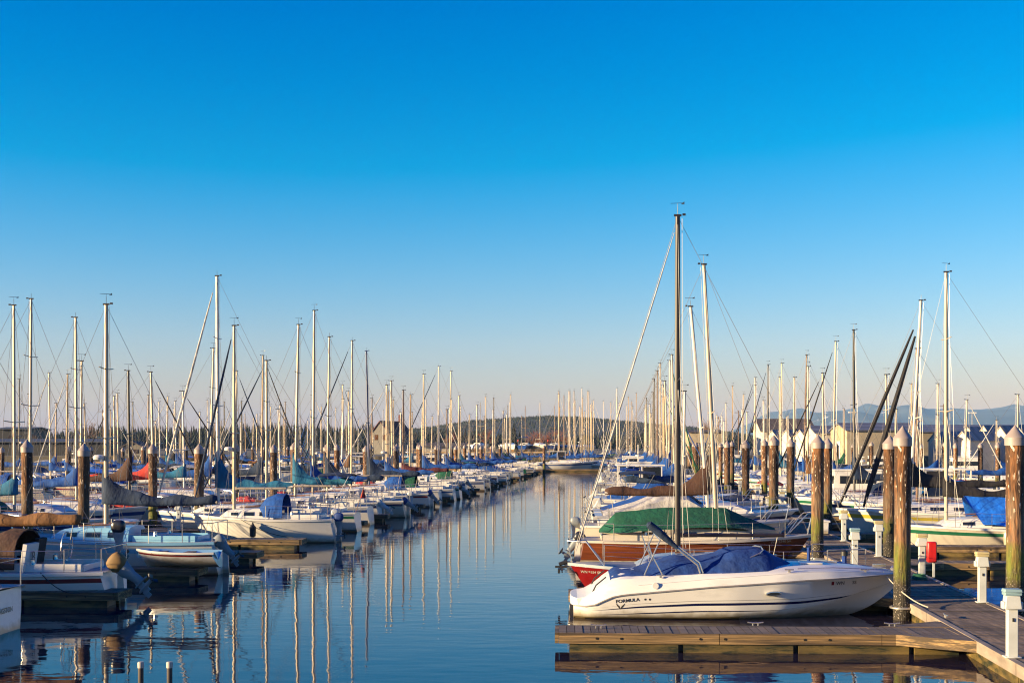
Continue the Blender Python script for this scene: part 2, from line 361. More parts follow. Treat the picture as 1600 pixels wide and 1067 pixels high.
walkway(26.7, 28.3, 70, 200, 'distant walkway of the pier in front of the sheds')
# ---------------- fingers
def finger_parts(Lf, w, side, near):
    """origin at the tip centre, x runs to the walkway"""
    out = []
    b = MB()
    if near:
        x = 0
        while x < Lf-.02: b.box((min(x+.072, Lf-.07), RW.uniform(-.006, .006), .325+RW.uniform(-.006, .003)), (.142, w-.1, .07), rot=Matrix.Rotation(RW.uniform(-.006, .006), 3, 'Z')); x += .15
        b.box((Lf/2, 0, .27), (Lf-.04, w-.14, .03))
    else: b.box((Lf/2, 0, .325), (Lf, w-.1, .07))
    out.append(('deck', b.mesh('deck', m_deck, False)))
    for s in (-1, 1):
        b = MB(); k = 0; x = 0
        while x < Lf-.05:
            e = min(x+2.95, Lf); b.box(((x+e)/2, s*(w/2-.02), .262), (e-x-.012, .055, .19)); x = e
        out.append(('side_board', b.mesh('side_board', m_board, False)))
        b = MB(); x = .9
        if near:
            b2 = MB(); x = .0
            while x+1 < Lf:
                for dx in (.7, 1.15):
                    if x+dx < Lf-1.2: b2.tube([(x+dx, s*(w/2+.004), .262), (x+dx, s*(w/2+.018), .262)], .022, 8)
                x += 1.9
            out.append(('bolt', b2.mesh('bolt', m_bolt, False)))
        b = MB(); x = .15
        while x < Lf-.3:
            e = min(x+2.1, Lf-.1); b.box(((x+e)/2, s*(w/2-.09), .03), (e-x-.1, .1, .27)); x = e
        out.append(('float_timber', b.mesh('float_timber', m_under, False)))
    b = MB().box((-.035, 0, .262), (.07, w-.02, .19)); out.append(('end_board', b.mesh('end_board', m_board, False)))
    b = MB().box((Lf/2, 0, .0), (Lf-.5, w-.4, .5)); out.append(('float', b.mesh('float', m_black, False)))
    ln = 1.3
    for s in (-1, 1):
        g = MB()
        y = s*(w/2+.009); pl = [Vector((Lf-ln, y, 0)), Vector((Lf-.005, y, 0)), Vector((Lf-.005, y+s*ln*.62, 0))]
        g.add([p+Vector((0, 0, .29)) for p in pl]+[p+Vector((0, 0, .364)) for p in pl], [(0, 2, 1), (3, 4, 5)], 0); g.add(g.v[-6:], [(0, 1, 4, 3), (1, 2, 5, 4), (2, 0, 3, 5)], 1)
        a, c = pl[0], pl[2]; d = (c-a).normalized(); nn = Vector((-d.y*s, d.x*s, 0))*s
        m = (a+c)/2; g.box((m.x+nn.x*.03, m.y+nn.y*.03, .262), ((c-a).length, .055, .19), 1, Matrix.Rotation(math.atan2(d.y, d.x), 3, 'Z'))
        out.append(('gusset', g.mesh('gusset', [m_deck, m_board], False)))
    return out
_fp = {}
def finger(vt, z, Lf, w, root_dir, label, group, near=False, rz=-2.4):
    key = (Lf, w, near)
    if key not in _fp: _fp[key] = finger_parts(Lf, w, 0, near)
    o = empty('finger_dock', uv(vt, z), radians(rz)+(0 if root_dir > 0 else pi))
    for nm, me in _fp[key]: put(nm, me, o)
    return tag(o, label, 'finger dock', group)
for i in range(27):
    z = 24.15+6.25*i
    if z > 190: break
    lab = ('nearest finger dock, golden fascia boards with paired bolts, beside the white motorboat' if i == 0 else ordn(i)+' finger dock reaching into the channel from the right-hand walkway')
    finger(-1.35-.008*(z-24), z, 7.45+.008*(z-24) if i < 0 else 7.45, 1.05, 1, lab, 'finger docks along the right side of the channel', i < 3)
    if i > 1: finger(14.9, z+1.2, 7.0, 1.0, -1, ordn(i-2)+' finger dock on the shed side of the right-hand walkway', 'finger docks on the shed side', i < 4, -3.5)
for i in range(29):
    z = 30.6+5.67*i
    if z > 192: break
    finger(-12.15-.003*(z-30), z, 6.2, .95, -1, ordn(i)+' finger dock on the channel side of the left walkway', 'finger docks along the left side of the channel', i < 5, -3.2)
    if i > 1: finger(-26.6, z, 6.5, .95, 1, ordn(i-2)+' finger dock on the outer side of the left walkway', 'finger docks outside the left walkway', False, -4)
# ---------------- power pedestals
m_ped = mat('pedestal_white', (.46, .47, .45), .5, var=.1, scale=4, dirt=(.4, .36, .28), dscale=3, dlo=.55, dhi=.8)
m_pedh = mat('pedestal_head', (.20, .30, .33), .5)
m_pedy = mat('pedestal_head_aged', (.40, .33, .17), .5)
def pedestal_proto(mh):
    r = empty('power_pedestal', (0, 0, 0))
    MB().box((0, 0, .41), (.165, .14, .80)).box((0, 0, .012), (.26, .22, .024)).build('post', m_ped, r, bevel=.012)
    MB().box((0, 0, .90), (.27, .22, .22), taper=.82).box((-.14, 0, .85), (.04, .15, .12)).box((.14, 0, .85), (.04, .15, .12)).build('socket_housing', m_ped, r, bevel=.012)
    MB().box((0, 0, 1.035), (.27, .2, .05)).box((0, 0, 1.09), (.29, .22, .055), taper=.9).build('lid', mh, r, bevel=.01)
    MB().box((0, -.083, .9), (.05, .012, .05)).box((0, -.078, .62), (.03, .012, .06)).build('outlet', m_black, r)
    return r
PA, PB = pedestal_proto(m_pedh), pedestal_proto(m_pedy)
PL = [(6.2, 20.8, PA, 'white power pedestal with grey-blue lid nearest the camera on the walkway'), (7.72, 28.1, PB, 'cream power pedestal with tan lid in front of the thickest mooring pile'),
      (7.72, 33.9, PB, 'white power pedestal carrying a red extinguisher cabinet'), (6.35, 36.2, PA, 'pale power pedestal with grey-blue lid above the motorboat bow'),
      (7.72, 39.8, PB, 'cream power pedestal between two piles beyond the motorboat bow'), (6.35, 43.3, PB, 'slim cream pedestal beside the bow of the brown sailboat'), (7.72, 46.3, PB, 'cream power pedestal behind the red cabinet on the walkway')]
for i in range(9):
    PL.append((6.35 if i % 2 else 7.72, 52.5+6.3*i, PB, ordn(i)+' of the far cream pedestals receding along the right-hand walkway'))
    PL.append((-18.7 if i % 2 else -19.7, 46+7*i, PB, ordn(i)+' of the cream pedestals receding along the left walkway'))
used = set()
for v, z, P, lab in PL:
    if id(P) not in used:
        used.add(id(P)); P.location = uv(v, z, .372); P.rotation_euler = (0, 0, -.09); tag(P, lab, 'power pedestal', 'power pedestals on the walkways')
    else: copy_thing(P, uv(v, z, .372), -.09, lab)
for P, c in ((PA, 0), (PB, 0)): P['category'] = 'power pedestal'
for o in list(C.objects):
    if o.name.startswith('power_pedestal'): o['category'] = 'power pedestal'; o['group'] = 'power pedestals on the walkways'
m_red = mat('red_paint', (.5, .012, .01), .35)
e = empty('extinguisher_cabinet', uv(7.92, 33.6, .372), -.09)
MB().box((-.02, -.04, .66), (.24, .17, .54)).build('box', m_red, e, bevel=.03)
MB().box((-.02, -.13, .66), (.19, .02, .46)).build('door', m_red, e, bevel=.006)
MB().box((.04, .0, .2), (.05, .05, .4)).build('stand', m_ped, e)
tag(e, 'red fire extinguisher cabinet standing against the white pedestal', 'extinguisher')
# near bare posts in the water
for px, lab in ((220, 'left one of two bare pipe stubs sticking out of the water'), (265, 'right one of two bare pipe stubs sticking out of the water')):
    p = at(px, 1036, 15); o = MB().tube([(0, 0, -1), (0, 0, p.z)], .033, 10).build('pipe_stub', mat('rusty_pipe', (.05, .035, .03), .7, var=.4), None, (p.x, p.y, 0))
    MB().lathe([(.038, p.z-.05), (.04, p.z), (.034, p.z+.02), (.002, p.z+.022)], 10).build('collar', mat('stub_top', (.4, .35, .3), .6), o); tag(o, lab, 'post', 'pipe stubs')
# the added offscreen hall that shades the nearest left boats is built further down
# ---------------- boat materials
def stain(m):
    t = m.node_tree; N = t.nodes; L = t.links; b = N['Principled BSDF']; src = b.inputs['Base Color'].links[0].from_socket
    tc = N.new('ShaderNodeTexCoord'); sp = N.new('ShaderNodeSeparateXYZ'); L.new(tc.outputs['Object'], sp.inputs[0])
    n = N.new('ShaderNodeTexNoise'); n.inputs['Scale'].default_value = 4; n.inputs['Detail'].default_value = 5; L.new(tc.outputs['Object'], n.inputs['Vector'])
    a = N.new('ShaderNodeMath'); a.operation = 'MULTIPLY_ADD'; L.new(n.outputs['Fac'], a.inputs[0]); a.inputs[1].default_value = -.28; L.new(sp.outputs[2], a.inputs[2])
    r = N.new('ShaderNodeMapRange'); L.new(a.outputs[0], r.inputs[0]); r.inputs[1].default_value = -.08; r.inputs[2].default_value = .07; r.inputs[3].default_value = .75; r.inputs[4].default_value = 0
    x = N.new('ShaderNodeMix'); x.data_type = 'RGBA'; L.new(r.outputs[0], x.inputs[0]); L.new(src, x.inputs[6]); x.inputs[7].default_value = (.20, .15, .07, 1)
    L.new(x.outputs[2], b.inputs['Base Color']); return m
def gel(name, col, d=True): return stain(mat('gelcoat_'+name, col, .28, var=.05, scale=1.2, dirt=tuple(c*.72 for c in col) if d else None, dscale=2.2, dlo=.55, dhi=.85, stretch=(.5, 1, 1.6)))
HULL = {'white': gel('white', (.66, .63, .59)), 'ivory': gel('ivory', (.58, .51, .42)), 'grey': gel('grey', (.30, .33, .36)), 'red': gel('red', (.16, .006, .007)), 'blue': gel('blue', (.02, .06, .22)),
        'light blue': gel('light_blue', (.24, .48, .64)), 'green': gel('green', (.02, .13, .07)), 'black': gel('black', (.02, .02, .022)), 'yellow': gel('yellow', (.5, .38, .05)), 'navy': gel('navy', (.012, .02, .08)), 'orange': gel('orange', (.6, .1, .02)), 'maroon': gel('maroon', (.16, .03, .03))}
m_wood_hull = mat('varnished_mahogany', (.17, .045, .017), .3, var=.45, scale=4, stretch=(.15, 1, 5), dirt=(.10, .028, .01), dscale=3, dlo=.5, dhi=.7)
HULL['brown'] = m_wood_hull
m_deckw = mat('nonskid_deck', (.36, .335, .30), .7, var=.12, scale=3, bump=.002, bscale=60, dirt=(.22, .2, .17), dscale=1.5, dlo=.55, dhi=.8)
m_win = mat('tinted_window', (.015, .02, .03), .08)
m_alu = mat('mast_aluminium', (.40, .33, .24), .45, metal=.25, var=.12, scale=2, stretch=(3, 3, .3))
m_ss = mat('stainless_rail', (.55, .53, .5), .25, metal=.8)
MAST = {'silver': m_alu, 'white': mat('mast_white', (.55, .50, .43), .4), 'black': mat('mast_black', (.02, .015, .014), .4), 'brown': mat('mast_bronze', (.12, .06, .035), .5, var=.3), 'blue': mat('mast_blue', (.012, .03, .11), .4), 'tan': mat('mast_tan', (.34, .22, .11), .5, var=.2)}
m_wire = mat('rigging_wire', (.16, .15, .15), .4, metal=.5)
m_rope = mat('rope', (.45, .40, .32), .8)
def cloth(name, col): return mat('canvas_'+name.replace(' ', '_'), col, .85, var=.3, scale=4, bump=.03, bscale=7, stretch=(1, 1, .6), dirt=tuple(min(1, c*1.7+.002) for c in col), dscale=2.5, dlo=.55, dhi=.8)
CLOTH = {'teal': cloth('teal', (.002, .10, .20)), 'blue': cloth('blue', (.001, .055, .25)), 'navy': cloth('navy', (.006, .02, .055)), 'bright blue': cloth('bright_blue', (.003, .13, .58)), 'green': cloth('green', (.001, .065, .033)),
         'brown': cloth('brown', (.05, .02, .012)), 'tan': cloth('tan', (.16, .07, .022)), 'black': cloth('black', (.012, .010, .012)), 'grey': cloth('grey', (.018, .04, .10)), 'white': cloth('white', (.42, .40, .37)), 'red': cloth('red', (.42, .03, .02)), 'maroon': cloth('maroon', (.07, .01, .016)), 'orange': cloth('orange', (.55, .12, .03))}
m_motor = {'white': mat('motor_white', (.42, .44, .46), .35), 'black': mat('motor_black', (.02, .02, .025), .3), 'blue': mat('motor_cover_blue', (.01, .04, .18), .7), 'gold': mat('motor_cover_gold', (.18, .10, .03), .7), 'grey': mat('motor_grey', (.2, .22, .24), .4)}
m_teak = mat('teak_trim', (.18, .07, .03), .5, var=.4, scale=6, stretch=(.3, 1, 1))
_cache = {}
def cached(key, fn):
    if key not in _cache: _cache[key] = fn()
    return _cache[key]
def sheer(L, fb, t): return fb*(1+.0*t)*(.94+.34*max(t-.25, 0)**1.6+.10*max(.25-t, 0))
def beam(L, B, t, stern=.72):          # half beam at station t (0 stern, 1 bow)
    if t < .45: k = stern+(1-stern)*sin(pi/2*t/.45)
    else: k = max(cos(pi/2*((t-.45)/.55)**1.35), 0)**.85
    return max(B/2*k, .015)
def hull_mesh(L, B, fb, cols, stern=.72, rake=.5, ns=16, stripe=True, power=False, draft=.35):
    """cols: [bottom, boot, side, stripe, side]"""
    rings = []; zf = [None, -.06, .05, .10, .45, .70, .84, 1.0] if stripe else [None, -.06, .05, .10, .4, .7, .86, 1.0]
    for i in range(ns+1):
        t = i/ns; zs = sheer(L, fb, t); bt = beam(L, B, t, stern); pts = []
        ex = .35+.75*t**3 if not power else .30+.9*t**2
        bot = -draft if not power else -.3+.35*max(t-.55, 0)/.45
        for f in zf:
            z = bot if f is None else (f if f < .2 else f*zs)
            q = max(min((z-bot)/(zs-bot), 1), 0)
            y = bt*(.0 if f is None else q**ex)
            x = -L/2+L*t*(1-.0)-(rake*(1-q)*t**5*1.6)+(.18*(q-.5)*(1-t)**8*(-1 if power else 1))
            pts.append((x, y, z))
        rings.append([Vector((x, -y, z)) for x, y, z in reversed(pts)]+[Vector((x, y, z)) for x, y, z in pts[1:]])
    nr = len(zf)-1
    def rm(i, j):
        k = (nr-1-j) if j < nr else (j-nr)
        return {0: 0, 1: 0, 2: 1, 3: 2, 4: 2, 5: 3, 6: 2}[k]
    b = MB().loft(rings, closed=False, c0=False, c1=False, rowm=rm)
    b.f.append(tuple(range(2*nr+1))); b.m.append(2)
    return b.mesh('hull', cols)
def deck_mesh(L, B, fb, m, stern=.72, ns=16):
    rings = []
    for i in range(ns+1):
        t = i/ns; z = sheer(L, fb, t); y = beam(L, B, t, stern); x = -L/2+L*t
        rings.append([Vector((x, -y-.015, z-.05)), Vector((x, -y-.02, z+.025)), Vector((x, -y+.03, z+.03)), Vector((x, -y*.9, z+.012)), Vector((x, 0, z+.06)), Vector((x, y*.9, z+.012)), Vector((x, y-.03, z+.03)), Vector((x, y+.02, z+.025)), Vector((x, y+.015, z-.05))])
    for r in rings[-1:]:
        for p in r: p.x += .03
    b = MB().loft(rings, closed=False, c0=False, c1=False, rowm=lambda i, j: 1 if j in (0, 1, 6, 7) else 0)
    return b.mesh('deck', m)
def cab(L, B, fb, x):                  # cabin trunk half width, base, height
    x0, x1 = -.10*L, .27*L; f = (x-x0)/(x1-x0)
    t = (x+L/2)/L; z = sheer(L, fb, t)+.02; w = min(beam(L, B, t, .72)*.68, B*.33)
    return w, z, (.40*(1-f)**.0*(1-.55*max(f, 0)**2.2)) * (1 if f < 1 else .1)
def cabin_mesh(L, B, fb, m):
    rings = []
    for i in range(9):
        x = -.10*L+.37*L*i/8; w, z, h = cab(L, B, fb, x)
        if i == 8: h *= .2
        sl = .0 if i < 8 else .0
        rings.append([Vector((x, sy*w*kx, z+h*kz)) for sy, kx, kz in ((-1, 1, -.05), (-1, .90, .78), (-1, .80, 1), (-1, .4, 1.1), (1, .4, 1.1), (1, .8, 1), (1, .9, .78), (1, 1, -.05))])
    return MB().loft(rings).mesh('cabin', m, ang=30)
def window_mesh(L, B, fb, xa, xb, s, lo=.28, hi=.68):
    b = MB(); P = []
    for x, cut in ((xa, .0), (xb, .0)):
        w, z, h = cab(L, B, fb, x)
        for f in (lo, hi):
            P.append(Vector((x, s*(w*(1-.10*(f+.05)/.83)+.012), z+h*f)))
    n = Vector((0, s*.03, 0)); a, d, b2, c = P[0], P[1], P[2], P[3]
    vs = [a, b2, c, d]; b.loft([[p-n for p in vs], vs])
    return b.mesh('window', m_win, False)
def cover_mesh(bl, m, peak=1.0, seed=0, fat=1.0):     # canvas along the boom, x from 0 (mast) to -bl
    rings = []; n = 22
    for i in range(n+1):
        s = i/n; x = -bl*s+.12*(1-s)**4
        hh = (.17+peak*exp(-s*7.5)+.05*sin(s*17+seed))*(1 if s < .97 else .6)*fat
        w = (.135*(1-.45*s)+.03*sin(s*23+seed*2))*(1 if 0 < i < n else .5)*fat
        if i == 0: w = .07
        sag = -.06*sin(pi*s)
        ring = []
        for k in range(10):
            a = 2*pi*k/10; wr = 1+.14*noise.noise(Vector((x*3.5, k*.9+seed, 1)))
            yy = w*sin(a)*wr; up = cos(a)
            z = sag+(hh*up*wr if up > 0 else .13*up*wr)
            if up > .3: yy *= 1-.45*up
            ring.append(Vector((x, yy, z)))
        rings.append(ring)
    return MB().loft(rings).mesh('sail_cover', m, ang=80)
def motor_meshes(mc, tilt=0, big=1.0):
    Rm = Matrix.Rotation(radians(tilt), 3, 'Y')
    def T(b):
        b.v = [tuple((Rm @ Vector(p))*big) for p in b.v]; return b
    cow = T(MB().loft([[Vector((.23*kx*(abs(cos(a))**.7)*(1 if cos(a) > 0 else -1)-.02*(z-.1), .135*kx*(abs(sin(a))**.7)*(1 if sin(a) > 0 else -1), z)) for a in [2*pi*j/14 for j in range(14)]] for z, kx in ((.08, .62), (.12, .8), (.18, .98), (.30, 1.0), (.38, .95), (.44, .78), (.475, .4))]))
    leg = T(MB().loft([[Vector((x0+.13*k*cos(a), .06*k*sin(a), z)) for a in [2*pi*j/10 for j in range(10)]] for z, k, x0 in ((.12, 1.5, 0), (-.05, 1.3, 0), (-.2, .95, -.02), (-.45, .85, -.05))]).box((-.05, 0, -.46), (.34, .14, .025)).tube([(.16, 0, -.6), (-.05, 0, -.6), (-.26, 0, -.6)], [.02, .065, .04], 8).box((.0, 0, -.56), (.16, .05, .35)).box((.05, 0, -.75), (.12, .02, .18)))
    pb = MB()
    for k in range(3):
        a = 2*pi*k/3; pb.box((-.29, .09*cos(a), -.6+.09*sin(a)), (.03, .09, .13), rot=Matrix.Rotation(a, 3, 'X') @ Matrix.Rotation(.5, 3, 'Z'))
    pr = T(pb)
    return cow.mesh('cowl', mc), leg.mesh('lower_unit', m_motor['grey'] if mc != m_motor['white'] else mc), pr.mesh('propeller', m_black)
def add_motor(par, loc, mc, tilt, big=1.0):
    a, b2, c = cached(('motor', mc.name, tilt, big), lambda: motor_meshes(mc, tilt, big))
    o = put('outboard_motor', a, par, loc, 0); put('lower_unit', b2, o); put('propeller', c, o)
    return o
def rail_mesh(L, B, fb, x0, x1, n, h=.55, r=.011, sides=(-1, 1)):
    b = MB()
    for s in sides:
        prev = None
        for i in range(n+1):
            x = x0+(x1-x0)*i/n; t = (x+L/2)/L; y = s*(beam(L, B, t, .72)-.06); z = sheer(L, fb, t)
            b.tube([(x, y, z), (x, y, z+h)], r, 5); p = (x, y, z+h)
            if prev: b.tube([prev, p], .006, 4); b.tube([(prev[0], prev[1], prev[2]-h/2), (x, y, z+h/2)], .005, 4)
            prev = p
    return b.mesh('lifeline', m_ss)
def pulpit_mesh(L, B, fb, bow=True, h=.58, r=.014):
    b = MB(); s0 = 1 if bow else -1; pts = []
    if bow:
        xs = [(.38, 1), (.44, 1), (.505, .35)]
        for s in (-1, 1):
            for f, k in xs:
                x = L*f; t = min((x+L/2)/L, 1); y = s*max(beam(L, B, t)*.9, .08*k); pts.append(Vector((x, y, sheer(L, fb, min(t, 1))+(h if f > .4 else .02))))
        a = pts[:3]; c = pts[3:]
        b.tube(a+c[::-1], r, 6)
        for p, q in ((a[2], -1), (c[2], 1)): b.tube([p, (p.x-.12, p.y, p.z-h+.03)], r, 6)
    else:
        for s in (-1, 1):
            for f in (-.36, -.49):
                t = f+.5; pts.append(Vector((L*f, s*(beam(L, B, t)-.06), sheer(L, fb, t)+h)))
        b.tube([pts[0], pts[1], pts[3], pts[2]], r, 6)
        for p in pts: b.tube([p, (p.x, p.y, p.z-h)], r, 6)
    return b.mesh('pulpit' if bow else 'pushpit', m_ss)
def furl_tube(b, A, D, r, f0=.06, f1=.93):
    pts = [A.lerp(D, f0+(f1-f0)*k/8) for k in range(9)]
    return b.tube(pts, [r*.5]+[r*(1+.35*sin(pi*k/8))*(1.15-.4*k/8) for k in range(1, 8)]+[r*.5], 7)
def sail(loc, rz, L=7.6, B=2.5, fb=.85, hull='white', stripe=None, boot='blue', bottom='navy', mx=.06, mh=10., mast='silver', cover='blue', furl=None, dodger=None, motor='white', mtilt=0, lod=1, tilt=(0, 0), rail=True, peak=.9,
         mr=.068, boom=True, bl=.36, deckm=None, topm='white', frac=1.0, label='', group=None, cat='sailboat', windows=3, rudder=True, seed=0, spr=.5, zbo=0):
    o = empty('sailboat', loc, rz)
    Lq, Bq, fq = round(L, 1), round(B, 1), round(fb, 2); L, B, fb = Lq, Bq, fq
    H = HULL[hull]; st = HULL[stripe] if stripe else H
    put('hull', cached(('h', L, B, fb, hull, stripe, boot, bottom), lambda: hull_mesh(L, B, fb, [HULL[bottom], HULL[boot], H, st])), o)
    dk = put('deck', cached(('d', L, B, fb, topm, hull == 'brown'), lambda: deck_mesh(L, B, fb, [m_deckw, HULL[topm]])), o)
    cb = put('cabin', cached(('c', L, B, fb, topm), lambda: cabin_mesh(L, B, fb, HULL[topm])), o)
    for s in (-1, 1):
        if lod >= 2:
            ws = {3: ((-.075, -.005), (.03, .10), (.14, .19)), 2: ((-.07, .04), (.08, .18)), 1: ((-.06, .18),)}[windows]
            for a, c in ws: put('window', cached(('w', L, B, fb, a, c, s), lambda: window_mesh(L, B, fb, a*L, c*L, s)), cb)
        else: put('window', cached(('w1', L, B, fb, s), lambda: window_mesh(L, B, fb, -.07*L, .18*L, s)), cb)
    if lod >= 1:
        def hatchm():
            b = MB(); w_, z_, h_ = cab(L, B, fb, .06*L); b.box((.07*L, 0, z_+h_*1.1+.02), (.5, .5, .05)); return b.mesh('hatch', m_win, False)
        put('hatch', cached(('ht', L, B, fb), hatchm), cb, bevel=.01 if lod > 1 else 0)
        def hr():
            b = MB()
            for s in (-1, 1):
                pts = []
                for f in (-.07, 0, .07, .14): w_, z_, h_ = cab(L, B, fb, f*L); pts.append((f*L, s*w_*.62, z_+h_*1.1+.05))
                b.tube(pts, .018, 5)
            return b.mesh('handrail', m_teak)
        put('handrail', cached(('hr', L, B, fb), hr), cb)
        def winch():
            b = MB()
            for s in (-1, 1): b.lathe([(.07, 0), (.05, .06), (.05, .12), (.07, .14), (.001, .15)], 8, c=(-.22*L, s*B*.27, sheer(L, fb, .28)+.2))
            return b.mesh('winch', m_ss)
        put('winch', cached(('wn', L, B, fb), winch), o)
    # cockpit coaming
    def cock():
        b = MB(); z = sheer(L, fb, .2)+.02
        for s in (-1, 1): b.box((-.26*L, s*B*.27, z+.09), (.29*L, .09, .2))
        b.box((-.41*L, 0, z+.08), (.06, B*.5, .16)); b.box((-.26*L, 0, z+.05), (.28*L, B*.5, .03), 1); b.box((-.26*L, 0, z+.075), (.26*L, B*.2, .03), 2); b.box((-.135*L, 0, z+.2), (.03, B*.2, .3), 2)
        return b.mesh('cockpit', [HULL[topm], m_deckw, m_win])
    put('cockpit', cached(('k', L, B, fb, topm), cock), o)
    M = MAST[mast]; X = mx*L; zc = sheer(L, fb, .5+mx)+.38; R_ = mr
    T = Vector((tilt[0], tilt[1], 0))
    def mp(h): return Vector((X, 0, h))+T*((h-zc)/max(mh-zc, 1))
    rq = random.Random(seed+int(mh*100))
    b = MB().tube([mp(zc-.35), mp(zc+1), mp(mh*.6), mp(mh)], [R_, R_, R_, R_*.8], 8 if lod < 2 else 12, ry=.72)
    mo = b.build('mast', M, o, ang=60)
    b = MB().box(tuple(mp(mh+.03)), (.19, .05, .05)); b.tube([mp(mh), mp(mh+.25)], .008, 4); b.box(tuple(mp(mh+.02)+Vector((-.16, 0, .03))), (.08, .05, .05))
    b.build('masthead', MAST['black'] if mast != 'blue' else M, mo)
    if rq.random() < .8:
        h = mh+.34; p = mp(h); a = rq.uniform(-.6, .6)+radians(0)-rz; d = Vector((cos(a), sin(a), 0)); q = Vector((-d.y, d.x, 0))
        vs = [p+d*.08+Vector((0, 0, -.03)), p+d*.17+Vector((0, 0, -.03)), p+d*.17+Vector((0, 0, .035))]
        b = MB().tube([p-d*.18, p+d*.15], .006, 4).tube([mp(mh+.2), p], .005, 4).loft([[v_+q*.004 for v_ in vs], [v_-q*.004 for v_ in vs]])
        b.build('wind_vane', MAST['black'], mo, smooth=False)
    if rq.random() < .13: MB().lathe([(.02, 0), (.17, .02), (.19, .09), (.14, .15), (.02, .17)], 10, c=tuple(mp(mh*.42)+Vector((.22, 0, 0)))).box(tuple(mp(mh*.42)+Vector((.08, 0, -.01))), (.16, .06, .03)).build('radar_dome', HULL['white'], mo)
    if rq.random() < .3: MB().tube([mp(mh*.76)+Vector((0, -B*.24, .04)), mp(mh*.76), mp(mh*.76)+Vector((0, B*.24, .04))], .018, 5).build('upper_spreader', M, mo)
    hs_ = mh*spr; w = B*.33
    b = MB().tube([mp(hs_)+Vector((0, -w, .05)), mp(hs_), mp(hs_)+Vector((0, w, .05))], .022, 5)
    b.build('spreader', M, mo)
    zb = zc+.75+zbo; t = .5+mx; yd = beam(L, B, t)*.9
    bow = Vector((L/2-.05, 0, sheer(L, fb, 1)+.03)); stn = Vector((-L/2+.03, 0, sheer(L, fb, 0)+.05)); top = mp(mh*frac)
    b = MB(); wr = .0055 if lod >= 2 else .007
    b.tube([bow, top], wr, 4); b.tube([stn, mp(mh)], wr, 4)
    for s in (-1, 1):
        b.tube([(X-.05, s*yd, sheer(L, fb, t)), mp(hs_)+Vector((0, s*w, .05)), top], wr, 4)
        b.tube([(X-.25, s*yd, sheer(L, fb, t)), mp(hs_)], wr, 4)
        if lod >= 1: b.tube([(X+.25, s*yd, sheer(L, fb, t)), mp(hs_)], wr, 4)
    b.tube([mp(mh-.05)+Vector((-.11, .03, 0)), mp(zc+.2)+Vector((-.13, .04, 0))], wr, 4)
    b.build('rigging', m_wire, o)
    if boom:
        Lb = bl*L; me = cached(('b', round(Lb, 1), mast), lambda: MB().tube([(-.08, 0, 0), (-round(Lb, 1), 0, 0)], .05, 8).box((-.06, 0, 0), (.1, .08, .12)).mesh('boom', M))
        bo = put('boom', me, o, (X, 0, zb))
        if cover:
            sd = rq.randrange(4)
            put('sail_cover', cached(('cv', round(Lb, 1), cover, round(peak, 1), sd), lambda: cover_mesh(round(Lb, 1), CLOTH[cover], peak, sd)), bo, (0, 0, .06))
        b = MB().tube([(X-Lb*.95, 0, zb), (X-Lb*.9, 0, sheer(L, fb, .2)+.25)], .01, 4).build('mainsheet', m_rope, o)
    if furl: furl_tube(MB(), bow, top, .042 if lod > 1 else .034).build('furled_jib', CLOTH[furl], o)
    if lod < 2 or dodger == 'blue':
        if lod < 2 and rq.random() < .35:
            cc = rq.choice(['blue', 'blue', 'navy', 'white', 'bright blue', 'red'])
            def bag():
                rings = []
                for i in range(9):
                    f = i/8; rings.append([Vector(((.24+.2*f)*L, (.30-.12*f)*cos(a)*(.4+.6*sin(pi*f)**.5), sheer(L, fb, .5+.24+.2*f)+.05+.32*sin(pi*f)**.6*max(sin(a), -.1)*(1+.2*noise.noise(Vector((f*9, a, 2)))))) for a in [2*pi*k/10 for k in range(10)]])
                return MB().loft(rings).mesh('sail_bag', CLOTH[cc])
            put('sail_bag', cached(('bg', L, B, fb, cc), bag), o)
        if lod < 2 and not dodger and rq.random() < .22:
            cc = rq.choice(['blue', 'navy', 'blue', 'white', 'bright blue'])
            def bim():
                z = sheer(L, fb, .25)+1.55
                rings = [[Vector((x*L, B*.36*y, z+.12*(1-y*y)-.12*abs(x+.27)*6)) for y in (-1, -.6, 0, .6, 1)] for x in (-.38, -.33, -.27, -.21, -.16)]
                low = [[p-Vector((0, 0, .03)) for p in r] for r in reversed(rings)]
                return MB().loft(rings+low, closed=False, c0=False, c1=False).mesh('bimini', CLOTH[cc])
            bi = put('bimini', cached(('bi', L, B, fb, cc), bim), o)
            def bif():
                z = sheer(L, fb, .25); b = MB()
                for s in (-1, 1):
                    for x in (-.37, -.17): b.tube([(-.27*L, s*B*.37, z+.1), (x*L, s*B*.355, z+1.48)], .016, 5)
                return b.mesh('bimini_frame', m_ss)
            put('bimini_frame', cached(('bf', L, B, fb), bif), bi)
        if rq.random() < .35:
            def lad():
                b = MB(); x = -L/2-.1
                for y in (-.15, .15): b.tube([(x, -B*.2+y, fb+.35), (x-.05, -B*.2+y, -.1)], .014, 5)
                for k in range(4): b.tube([(x-.02, -B*.2-.15, .0+k*.28), (x-.02, -B*.2+.15, .0+k*.28)], .012, 5)
                return b.mesh('ladder', m_ss)
            put('ladder', cached(('ld', L, B, fb), lad), o)
        if lod < 2 and rq.random() < .12:
            MB().tube([(-L/2, B*.3, fb), (-L/2-.35, B*.3, fb+1.1)], .014, 5).build('flagstaff', m_teak, o)
            b = MB(); b.loft([[Vector((-L/2-.2-.05*k, B*.3+.05*sin(k*1.3), fb+.62+.0*k)), Vector((-L/2-.35+.0*k, B*.3+.05*sin(k*1.3+.5)-.05*k, fb+1.05-.03*k))] for k in range(6)], closed=False, c0=False, c1=False)
            b.build('flag', CLOTH[rq.choice(['red', 'blue', 'white'])], o)
